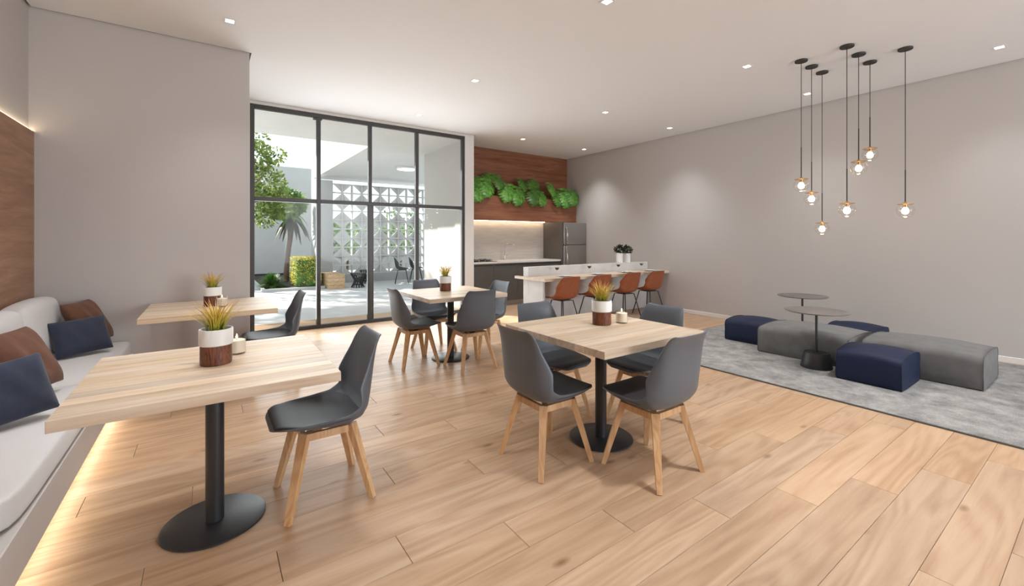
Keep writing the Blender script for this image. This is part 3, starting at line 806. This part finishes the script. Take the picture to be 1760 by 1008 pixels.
for sx in (-1, 1):
    for sy in (-1, 1):
        q = MB().lathe([(0.05, 0.0085), (0.05, 0.018), (0.03, 0.024), (0.0, 0.024)], 20, (sx * 0.14, sy * 0.11)).build('burner', 'black_metal', ck, SM)
        g_ = MB()
        for ang in (0, PI / 2):
            dx, dy = 0.09 * math.cos(ang), 0.09 * math.sin(ang)
            g_.tube([(sx * 0.14 - dx, sy * 0.11 - dy, 0.010), (sx * 0.14 - dx, sy * 0.11 - dy, 0.036), (sx * 0.14 + dx, sy * 0.11 + dy, 0.036), (sx * 0.14 + dx, sy * 0.11 + dy, 0.010)], 0.005, 6)
        g_.build('pan_support', 'black_metal', q)
fc = thing('faucet', 'slim chrome kitchen faucet standing on the worktop', 'faucet', (5.20, 7.66, 0.9005))
MB().lathe([(0.026, 0.0), (0.026, 0.012), (0.016, 0.016), (0.013, 0.03), (0.013, 0.10)], 18).build('body', 'chrome', fc, SM)
MB().tube([(0, 0, 0.09), (0, 0, 0.30), (0.01, -0.02, 0.325), (0.02, -0.05, 0.335), (0.10, -0.15, 0.335), (0.12, -0.17, 0.325), (0.125, -0.175, 0.27)], 0.010, 10).build('spout', 'chrome', fc, 4)
MB().tube([(0.012, 0, 0.07), (0.055, 0.0, 0.10)], 0.006, 8).build('lever', 'chrome', fc, 4)
tp = MB().box(6.384, 6.404, 7.15, KY - 0.003, 0.001, 1.732, bev=0.001, seg=1).build('refrigerator_surround', 'tall_panel')
tag(tp, 'tall grey brown side panel standing beside the refrigerator', 'panel')
rf = thing('refrigerator', 'stainless steel refrigerator with freezer on top in the kitchen corner', 'refrigerator', (6.76, 7.13, 0))
MB().box(-0.345, 0.345, 0.055, 0.66, 0.03, 1.715, bev=0.006, seg=1).build('body', 'steel', rf)
MB().box(-0.33, 0.33, 0.06, 0.62, 0.0, 0.03).build('plinth', 'black_metal', rf)
for z0, z1, hz0, hz1 in ((0.05, 1.213, 0.62, 1.19), (1.222, 1.715, 1.245, 1.60)):
    d = MB().box(-0.345, 0.345, 0.0, 0.050, z0, z1, bev=0.012, seg=3).build('door', 'steel', rf, SM)
    MB().tube([(-0.285, -0.002, hz0), (-0.285, -0.045, hz0 + 0.012), (-0.285, -0.05, (hz0 + hz1) / 2), (-0.285, -0.045, hz1 - 0.012), (-0.285, -0.002, hz1)], 0.014, 10).build('handle', 'chrome', d, 4)

# monstera plants in the box: every leaf its own part
def monstera_leaf_mesh(L, w):
    b = MB()
    nl = 7
    for side in (-1, 1):
        for k in range(nl):
            f0, f1 = k / nl, (k + 0.80) / nl
            def outline(f): return w * (1.02 - 0.25 * f) * math.sqrt(max(0.0, math.sin(PI * min(1, 0.16 + 0.84 * f)))) if f < 1 else 0
            def P(f, t, tipdrop=0.0):
                yy = L * (f * 0.88)
                x = side * outline(min(f, 0.985)) * t
                yy += 0.18 * L * t * (0.55 if k else -0.5) * (1 - 0.3 * f)
                z = -0.20 * L * (yy / L) ** 2 - 0.22 * w * t * t + 0.03 * w * math.sin(3 * t)
                return Vector((x, yy, z))
            fm = (f0 + f1) / 2
            rows = []
            for t in (0.02, 0.35, 0.7, 1.0):
                sp = (0.5 if t < 0.5 else (0.44 if t < 0.9 else 0.27)) / nl
                rows.append((P(fm - sp, t), P(fm + sp, t)))
            for (a, c2), (d, e) in zip(rows, rows[1:]): b.quad(a, c2, e, d)
    bmesh.ops.remove_doubles(b.bm, verts=b.bm.verts, dist=0.0008)
    return b
mono = None
def add_monstera(x, leaves, label):
    global mono
    t = thing('monstera', label, 'plant', (x, 7.60, 2.155), 0, 'monstera plants in the wood box')
    for (dx, dy, dz, yaw, pitch, sc) in leaves:
        if mono is None:
            o = monstera_leaf_mesh(0.34, 0.185).build('leaf', 'monstera_leaf', t, 4, norm=False); mono = o.data
        else:
            o = bpy.data.objects.new('leaf', mono); COL.objects.link(o); o.parent = t
        tip = Vector((dx, dy, dz))
        o.location = tip
        o.rotation_euler = (Matrix.Rotation(yaw, 3, 'Z') @ Matrix.Rotation(pitch, 3, 'X')).to_euler()
        o.scale = (sc, sc, sc)
        MB().tube([(0, 0, 0.0), tip * 0.5 + Vector((0, 0, 0.05)), tip], [0.007, 0.006, 0.004], 6).build('stem', 'monstera_leaf', t, 4)
R_ = math.radians
# leaf: base offset from the plant's foot, yaw of its tip (0 = +Y, 180 = into the room), pitch (negative hangs)
add_monstera(4.40, [(0.00, -0.16, 0.26, R_(176), R_(-72), 1.05), (0.20, -0.15, 0.40, R_(184), R_(-66), 1.2), (0.02, -0.05, 0.46, R_(160), R_(-48), 0.95)], 'monstera plant in the box next to the white glazing wall')
add_monstera(4.86, [(0.02, -0.13, 0.52, R_(190), R_(-56), 1.05), (0.24, -0.17, 0.34, R_(174), R_(-72), 1.25), (-0.14, -0.02, 0.56, R_(150), R_(-40), 0.95)], 'monstera plant second from the white glazing wall')
add_monstera(5.36, [(0.02, -0.17, 0.30, R_(182), R_(-72), 1.3), (0.18, -0.06, 0.50, R_(200), R_(-52), 1.0)], 'monstera plant third from the white glazing wall')
add_monstera(5.84, [(-0.02, -0.17, 0.30, R_(178), R_(-74), 1.25), (0.20, -0.14, 0.24, R_(188), R_(-66), 1.05), (0.02, -0.04, 0.52, R_(165), R_(-46), 0.95)], 'monstera plant above the sink faucet')
add_monstera(6.34, [(0.00, -0.10, 0.46, R_(200), R_(-58), 1.05), (0.16, -0.14, 0.26, R_(192), R_(-66), 1.1)], 'monstera plant above the tall side panel')
add_monstera(6.78, [(-0.04, -0.18, 0.34, R_(178), R_(-72), 1.4), (0.12, -0.23, 0.32, R_(180), R_(-68), 1.2), (-0.10, -0.04, 0.30, R_(170), R_(-50), 0.95)], 'monstera plant above the refrigerator at the end of the box')

# ------------------------------------------------------------------ bar with seats
bar = thing('bar_counter', 'pale stone bar wall with an end panel dividing kitchen and lounge', 'bar', (0, 0, 0))
MB().box(4.150, RX - 0.002, 5.45, 5.583, 0.001, 0.900, bev=0.003, seg=1).build('bar_wall', 'bar_stone', bar)
MB().box(4.150, 4.190, 5.085, 5.449, 0.001, 0.7085, bev=0.002, seg=1).build('end_panel', 'bar_stone', bar)
btm = MB().prism([(4.088, 4.965), (RX - 0.003, 4.965), (RX - 0.003, 5.448), (4.147, 5.448), (4.147, 5.735), (4.088, 5.735)], 0.709, 0.75).bevel(0.002, 1).build('oak_counter', 'table_oak')
tag(btm, 'long pale oak counter set before the stone bar wall', 'counter')
def make_stool(mat, nm, cat):
    t = thing(nm, '', cat)
    tab = [(0.00, 0.215, 0.420, 0.10, 0.00, 0.0), (0.05, 0.212, 0.437, 0.15, 0.006, 0.0), (0.15, 0.16, 0.446, 0.192, 0.02, 0.0), (0.30, 0.03, 0.438, 0.212, 0.045, 0.0),
           (0.44, -0.09, 0.438, 0.218, 0.080, 0.01), (0.54, -0.155, 0.466, 0.218, 0.11, 0.05), (0.63, -0.188, 0.53, 0.215, 0.10, 0.09), (0.74, -0.205, 0.61, 0.21, 0.05, 0.085),
           (0.86, -0.218, 0.70, 0.20, 0.01, 0.06), (0.95, -0.232, 0.765, 0.185, 0.0, 0.035), (1.0, -0.240, 0.79, 0.158, -0.008, 0.02)]
    P = [[shell_pt(tab, 2 * i / 12 - 1, j / 24) for i in range(13)] for j in range(25)]
    sh = MB().grid(P).build('shell', mat, t, 4)
    mod_solid(sh, 0.012, 1); mod_subsurf(sh, 1)
    for sx in (-1, 1):
        for sy in (-1, 1):
            MB().tube([(sx * 0.06, sy * 0.07 - 0.01, 0.418), (sx * 0.115, sy * 0.115 - 0.01, 0.412), (sx * 0.20, sy * 0.20 - 0.01, 0.0)], [0.009, 0.009, 0.008], 8).build('leg', 'black_metal', t, 4)
    MB().box(-0.09, 0.09, -0.10, 0.08, 0.408, 0.424).build('mount', 'black_metal', t)
    return t
st = make_stool('brown_leather', 'bar_chair', 'chair')
SX = [4.44, 5.13, 5.86, 6.52]
SL = ['brown leather shell chair at the open end of the bar', 'brown leather shell chair second from the open end of the bar', 'brown leather shell chair second from the wall end of the bar', 'brown leather shell chair at the bar next to the taupe wall']
st.location = (SX[0], 4.98, 0); st['label'] = SL[0]; st['group'] = 'brown leather bar chairs'
for x, lab in zip(SX[1:], SL[1:]): dup(st, (x, 4.98, 0), 0, lab)
def make_wine():
    t = thing('wine_glass', '', 'glass')
    MB().lathe([(0.032, 0.0), (0.032, 0.002), (0.006, 0.006), (0.004, 0.012), (0.004, 0.085), (0.008, 0.092)], 24).build('foot', 'clear_glass', t, SM)
    MB().lathe([(0.008, 0.092), (0.028, 0.108), (0.038, 0.135), (0.037, 0.165), (0.030, 0.195)], 24, cap=False).build('bowl', 'clear_glass', t, 4)
    MB().lathe([(0.006, 0.094), (0.026, 0.109), (0.0355, 0.134), (0.0, 0.1345)], 24).build('wine', 'wine', t, SM)
    return t
wg = make_wine(); GX = [4.622, 5.354, 6.09, 6.74]
EN = ['at the open end of the bar', 'second from the open end of the bar', 'second from the wall end of the bar', 'on the bar next to the taupe wall']
wg.location = (GX[0], 5.30, 0.7505); wg['label'] = 'wine glass with dark wine ' + EN[0]; wg['group'] = 'wine glasses on the bar'
for x, e in zip(GX[1:], EN[1:]): dup(wg, (x, 5.30, 0.7505), 0, 'wine glass with dark wine ' + e)
def make_plate():
    t = thing('place_setting', '', 'plate')
    MB().lathe([(0.085, 0.0), (0.09, 0.002), (0.128, 0.012), (0.129, 0.015), (0.09, 0.006), (0.0, 0.005)], 36).build('plate', 'plate_white', t, SM)
    MB().lathe([(0.05, 0.007), (0.055, 0.008), (0.092, 0.019), (0.093, 0.022), (0.055, 0.013), (0.0, 0.012)], 32).build('side_plate', 'plate_white', t, SM)
    return t
pl = make_plate()
pl.location = (GX[0] + 0.02, 5.11, 0.7505); pl['label'] = 'stacked white plates ' + EN[0]; pl['group'] = 'plates on the bar'
for x, e in zip(GX[1:], EN[1:]): dup(pl, (x + 0.02, 5.11, 0.7505), 0, 'stacked white plates ' + e)
def leaf_ball(rng, n, c, r, size, b=None, rz=1.0, shell=0.45, quadw=0.55, down=0.0):
    b = b or MB()
    for _ in range(n):
        while True:
            p = Vector((rng.uniform(-1, 1), rng.uniform(-1, 1), rng.uniform(-1, 1)))
            if shell < p.length < 1: break
        q = Vector((c[0] + p.x * r, c[1] + p.y * r, c[2] + p.z * r * rz))
        d = (p.normalized() + Vector((rng.uniform(-.9, .9), rng.uniform(-.9, .9), rng.uniform(-.9, .9) - down))).normalized()
        s = d.cross(Vector((rng.uniform(-1, 1), rng.uniform(-1, 1), rng.uniform(-1, 1)))).normalized()
        L = size * rng.uniform(0.6, 1.2); w = L * quadw / 2
        m = q + d * L * 0.45
        b.quad(q, m + s * w, q + d * L, m - s * w)
    return b
for i, (x, h, lab) in enumerate([(6.370, 0.185, 'white cylindrical pot with dark foliage on the bar wall'), (6.590, 0.175, 'slimmer white pot with dark foliage beside the other pot on the bar wall')]):
    t = thing('bar_plant', lab, 'potted plant', (x, 5.517, 0.9005), 0, 'white pots on the bar wall')
    r = 0.062 - 0.004 * i
    MB().lathe([(r - 0.004, 0.0), (r, 0.004), (r, h), (r - 0.006, h), (r - 0.007, h - 0.02), (0.0, h - 0.02)], 28).build('pot', 'ceramic_white', t, SM)
    f = leaf_ball(random.Random(20 + i), 210, (0, 0, h + 0.06), 0.082, 0.05, rz=0.95, shell=0.1).build('foliage', 'dark_leaf', t, norm=False)
    f['kind'] = 'stuff'
    MB().tube([(0, 0, h - 0.02), (0.005, 0, h + 0.06)], 0.01, 6).build('stem', 'trunk_bark', t)

# ------------------------------------------------------------------ courtyard beyond the glass
pv = MB().box(-6.0, 10.0, WY + 0.181, 24.0, -0.12, -0.004).build('floor_courtyard', 'paving')
struct(pv, 'pale courtyard paving in sun and leaf shade', 'paving')
ss = MB().box(0.349, 4.037, WY, WY + 0.18, -0.12, -0.001).build('sill_1', 'worktop')
struct(ss, 'flush stone threshold under the glazed doors', 'threshold')
PZ = 3.285
pr = MB().prism([(-6, WY + 0.182), (8.5, WY + 0.182), (8.5, 15.0), (2.75, 15.0), (2.75, 9.09), (-6, 9.09)], PZ, PZ + 0.28).build('ceiling_porch', 'out_white')
struct(pr, 'white porch roof with an open corner to the sky', 'roof')
wpo = MB().box(4.060, 4.30, 8.532, 9.27, -0.1, PZ).box(4.000, 4.036, 7.30, 7.66, -0.1, PZ)
struct(wpo.build('wall_porch', 'out_taupe'), 'pale porch wall beside the glazing, sunlit in its lower half', 'wall')
wg_ = MB().box(-6, 3.146, 17.5, 17.7, 0.12, 3.97).box(3.146, 9.0, 17.5, 17.7, 0.12, 2.1)
o = wg_.build('wall_garden', 'out_grey'); struct(o, 'tall grey garden wall behind the trees', 'wall')
MB().box(-6, 3.146, 17.53, 17.7, -0.1, 0.12).build('base_band', 'black_band', o)
ws = MB().box(2.64, 3.08, 13.8, 14.7, -0.1, 3.12)
struct(ws.build('wall_pier', 'out_grey'), 'grey end pier of the breeze block screen', 'wall')
# breeze block screen
scr = MB().box(3.082, 6.62, 13.85, 13.99, -0.1, 0.26).build('wall_screen', 'out_grey')
struct(scr, 'white breeze block screen with triangular openings', 'screen')
BS = 0.292
def block_mesh(flip_x, flip_z):
    b = MB(); s = BS; f = 0.016
    b.box(0, s, 0, 0.13, 0, f).box(0, s, 0, 0.13, s - f, s).box(0, f, 0, 0.13, f, s - f).box(s - f, s, 0, 0.13, f, s - f)
    # diagonal half: an inclined solid triangle
    A, Bp, C = Vector((f, 0, f)), Vector((s - f, 0, f)), Vector((s - f, 0, s - f))
    q = [A + Vector((0, 0.02, 0)), Bp + Vector((0, 0.10, 0)), C + Vector((0, 0.02, 0))]
    r = [A + Vector((0, 0.045, 0)), Bp + Vector((0, 0.125, 0)), C + Vector((0, 0.045, 0))]
    vq = [b.bm.verts.new(p) for p in q]; vr = [b.bm.verts.new(p) for p in r]
    b.bm.faces.new(vq); b.bm.faces.new(vr[::-1])
    for i in range(3): b.bm.faces.new((vq[i], vr[i], vr[(i + 1) % 3], vq[(i + 1) % 3]))
    for v_ in b.bm.verts:
        if flip_x: v_.co.x = s - v_.co.x
        if flip_z: v_.co.z = s - v_.co.z
    o = b.build('breeze_block', 'out_white'); me = o.data; bpy.data.objects.remove(o)
    return me
bmesh_kinds = {(a, c): block_mesh(a, c) for a in (0, 1) for c in (0, 1)}
for i in range(12):
    for j in range(10):
        o = bpy.data.objects.new('breeze_block', bmesh_kinds[(i % 2, j % 2)]); COL.objects.link(o)
        o.location = (3.084 + i * (BS + 0.003), 13.85, 0.262 + j * (BS + 0.003) * 0.945); o.scale = (1, 1, 0.943); o.parent = scr
# planting bed, hedge, bush, trees
bed = MB().box(1.2, 2.56, 12.62, 17.4, -0.003, 0.05).build('garden_bed', 'soil')
tag(bed, 'dark soil bed edged with stone around the hedge and palm', 'garden bed')
MB().box(1.12, 2.60, 12.52, 12.61, -0.003, 0.07, bev=0.006, seg=1).build('kerb', 'out_grey', bed)
MB().box(1.12, 1.19, 12.61, 17.4, -0.003, 0.07, bev=0.006, seg=1).build('kerb', 'out_grey', bed)
rng = random.Random(11)
hd = thing('box_hedge', 'clipped yellow green box hedge in the courtyard bed', 'hedge', (2.20, 13.1, 0.051))
MB().box(-0.27, 0.27, -0.34, 0.34, 0.02, 0.72).build('core', 'bush_leaf', hd)
b = MB()
for _ in range(2600):
    f = rng.choice('xXyYzzz')
    x, y, z = rng.uniform(-.31, .31), rng.uniform(-.38, .38), rng.uniform(0.07, .77)
    if f == 'x': x = -.31
    if f == 'X': x = .31
    if f == 'y': y = -.38
    if f == 'Y': y = .38
    if f == 'z': z = .76
    q = Vector((x, y, z)) + Vector((rng.uniform(-.03, .03), rng.uniform(-.03, .03), rng.uniform(-.03, .03)))
    d = Vector((rng.uniform(-1, 1), rng.uniform(-1, 1), rng.uniform(-.4, 1))).normalized(); s = d.cross(Vector((rng.uniform(-1, 1), rng.uniform(-1, 1), rng.uniform(-1, 1)))).normalized()
    L = rng.uniform(0.035, 0.06)
    b.quad(q, q + d * L * .5 + s * L * .3, q + d * L, q + d * L * .5 - s * L * .3)
b.build('foliage', 'hedge_leaf', hd, norm=False)['kind'] = 'stuff'
bu = thing('grass_bush', 'round dark green grassy bush beside the box hedge', 'bush', (1.38, 13.15, 0.051))
b = MB()
for _ in range(900):
    a = rng.uniform(0, 2 * PI); ph = rng.uniform(0.15, 1.45); L = rng.uniform(0.34, 0.52)
    d = Vector((math.cos(a) * math.cos(ph), math.sin(a) * math.cos(ph), math.sin(ph)))
    s = Vector((-math.sin(a), math.cos(a), 0)); m = d * L * .6; e = d * L - Vector((0, 0, 0.10 * L / .5))
    b.quad(s * .004, -s * .004, m - s * .008, m + s * .008); b.quad(m + s * .008, m - s * .008, e - s * .002, e + s * .002)
b.build('blades', 'bush_leaf', bu, norm=False)['kind'] = 'stuff'
pm = thing('palm_tree', 'small tree with bare leaning trunk behind the box hedge', 'tree', (1.90, 14.5, 0.051))
MB().tube([(0, 0, 0), (0.03, 0, 0.5), (0.08, 0, 1.0), (0.14, 0, 1.5), (0.17, 0, 1.95)], [0.085, 0.07, 0.065, 0.07, 0.09], 12).build('trunk', 'trunk_bark', pm, 4)
def frond(b, base, az, L, rise, droop, w):
    d = Vector((math.cos(az), math.sin(az), 0)); s = Vector((-d.y, d.x, 0)); prev = None
    for i in range(7):
        f = i / 6
        p = base + d * L * f + Vector((0, 0, rise * f - droop * f * f)); hw = w * math.sin(PI * (0.12 + 0.86 * f)) ** 0.8
        if prev: b.quad(prev[0] - s * prev[1], prev[0] + s * prev[1], p + s * hw, p - s * hw)
        prev = (p, hw)
b = MB(); base = Vector((0.17, 0, 1.93))
for k in range(26): frond(b, base, rng.uniform(0, 2 * PI), rng.uniform(.4, .66), rng.uniform(.2, .9), rng.uniform(.3, .8), 0.05)
leaf_ball(rng, 1700, (-0.05, 0, 2.36), 0.58, 0.15, b, rz=0.75, shell=0.1)
b.build('crown', 'palm_leaf', pm, norm=False)['kind'] = 'stuff'
b = MB()
for k in range(16): frond(b, base - Vector((0, 0, .05)), rng.uniform(0, 2 * PI), rng.uniform(.4, .62), rng.uniform(.0, .25), rng.uniform(.6, .8), 0.055)
b.build('dry_fronds', 'dry_leaf', pm, norm=False)['kind'] = 'stuff'
tr = thing('leafy_tree', 'tall light green leafy tree at the edge of the courtyard', 'tree', (0.55, 13.4, -0.004))
MB().tube([(0, 0, 0), (0.05, 0, 1.0), (0.0, 0.05, 2.0), (0.15, 0, 3.0), (0.3, 0, 3.7)], [0.11, 0.09, 0.08, 0.05, 0.02], 10).build('trunk', 'trunk_bark', tr, 4)
for e in ((0.75, -0.2, 3.2), (0.9, 0.2, 2.5), (-0.6, 0.3, 3.1), (0.7, 0.1, 4.0)):
    MB().tube([(0.02, 0.02, 1.7), (e[0] * .5, e[1] * .5, (1.9 + e[2]) / 2 + .15), e], [0.05, 0.03, 0.008], 7).build('branch', 'trunk_bark', tr, 4)
b = MB()
for c_, r_, n_ in [((0.55, 0, 3.55), 0.42, 420), ((0.75, 0.1, 2.9), 0.45, 460), ((0.45, -0.1, 2.35), 0.5, 480), ((1.05, 0.0, 2.3), 0.38, 330), ((0.3, 0, 4.15), 0.45, 330), ((0.95, 0.1, 3.65), 0.26, 110), ((-0.4, 0.2, 3.2), 0.6, 420), ((-0.5, 0, 2.4), 0.5, 300), ((0.7, 0.2, 1.95), 0.3, 160)]:
    leaf_ball(rng, n_, c_, r_, 0.13, b, rz=0.9, shell=0.05, quadw=0.6)
b.build('foliage', 'tree_leaf', tr, norm=False)['kind'] = 'stuff'
sh_ = thing('shade_tree', 'large spreading tree beside the courtyard that dapples the paving', 'tree', (-1.7, 12.9, -0.004))
MB().tube([(0, 0, 0), (0.05, 0.05, 1.5), (0.0, 0.0, 3.0), (0.15, 0, 4.6)], [0.17, 0.14, 0.12, 0.05], 10).build('trunk', 'trunk_bark', sh_, 4)
b = MB()
for c_, r_, n_ in [((0, 0, 5.5), 1.0, 800), ((0.7, 0.6, 5.4), 0.85, 560), ((-1.0, -0.4, 5.5), 0.9, 560), ((0.5, -1.0, 5.6), 0.85, 520), ((-0.3, 1.1, 5.4), 0.85, 520), ((-1.2, 0.9, 5.5), 0.7, 320), ((-0.6, 1.7, 5.5), 0.8, 420), ((0.5, 1.6, 5.4), 0.75, 380), ((-1.4, 1.9, 5.6), 0.7, 300)]:
    leaf_ball(rng, n_, c_, r_, 0.20, b, rz=0.7, shell=0.1, quadw=0.7)
b.build('foliage', 'tree_leaf', sh_, norm=False)['kind'] = 'stuff'
# greenery seen through the screen
for i, (x, y, z, r, lab) in enumerate([(4.1, 16.2, 1.0, 0.75, 'green shrub seen through the breeze blocks near the pier'), (6.1, 16.2, 1.4, 0.9, 'tall green shrub seen through the breeze blocks')]):
    t = thing('screen_shrub', lab, 'shrub', (x, y, -0.004), 0, 'shrubs behind the screen')
    MB().tube([(0, 0, 0), (0.05, 0, z)], [0.05, 0.03], 8).build('stem', 'trunk_bark', t, 4)
    leaf_ball(rng, 500, (0, 0, z + 0.3), r, 0.16, rz=0.9, shell=0.1).build('foliage', 'palm_leaf', t, norm=False)['kind'] = 'stuff'
# outdoor furniture
tbn = thing('timber_bench', 'solid pale timber block bench in the courtyard', 'bench', (2.85, 12.85, -0.004))
for k in range(4):
    MB().box(-0.215, 0.215, -0.56, 0.56, 0.002 + k * 0.097, 0.002 + k * 0.097 + 0.094, bev=0.006, seg=1).build('beam', 'timber', tbn)
hg = thing('hourglass_table', 'black hourglass side table beside the timber bench', 'side table', (3.42, 12.35, -0.004), 0, 'black hourglass tables')
for k in range(14):
    a = 2 * PI * k / 14; a2 = a + 1.1
    MB().tube([(0.19 * math.cos(a), 0.19 * math.sin(a), 0.385), (0.09 * math.cos(a + .55), 0.09 * math.sin(a + .55), 0.2), (0.17 * math.cos(a2), 0.17 * math.sin(a2), 0.006)], 0.016, 6).build('bar', 'black_metal', hg, 4)
MB().lathe([(0.20, 0.385), (0.205, 0.39), (0.205, 0.41), (0.0, 0.412)], 28).build('tabletop', 'black_metal', hg, SM)
dup(hg, (3.95, 13.35, -0.004), 0.4, 'black hourglass side table close to the breeze blocks')
gs = make_stool('green_shell', 'garden_chair', 'chair')
gs.location = (4.82, 12.65, -0.004); gs.rotation_euler = (0, 0, -1.9); gs['label'] = 'dark green shell chair on the porch, the one closer to the glass doors'; gs['group'] = 'dark green porch chairs'
dup(gs, (5.36, 12.85, -0.004), -1.9, 'dark green shell chair on the porch, the one beside the brown cabinet')
gc = thing('porch_cabinet', 'brown porch counter unit at the end of the screen', 'cabinet', (6.15, 12.4, -0.004))
MB().box(-0.3, 0.9, -0.3, 0.3, 0.0, 0.86).build('body', 'tall_panel', gc)
MB().box(-0.33, 0.9, -0.33, 0.33, 0.86, 0.90, bev=0.004, seg=1).build('top', 'worktop', gc)
lp = thing('porch_lamp', 'flat round lamp glowing under the porch roof', 'ceiling lamp', (4.40, 11.2, PZ))
MB().lathe([(0.26, 0.0), (0.27, -0.02), (0.27, -0.05), (0.255, -0.055)], 40, cap=False).build('rim', 'white_paint', lp, SM)
MB().lathe([(0.0, -0.058), (0.255, -0.054)], 40, cap=False).build('diffuser', 'porch_lamp_glow', lp)
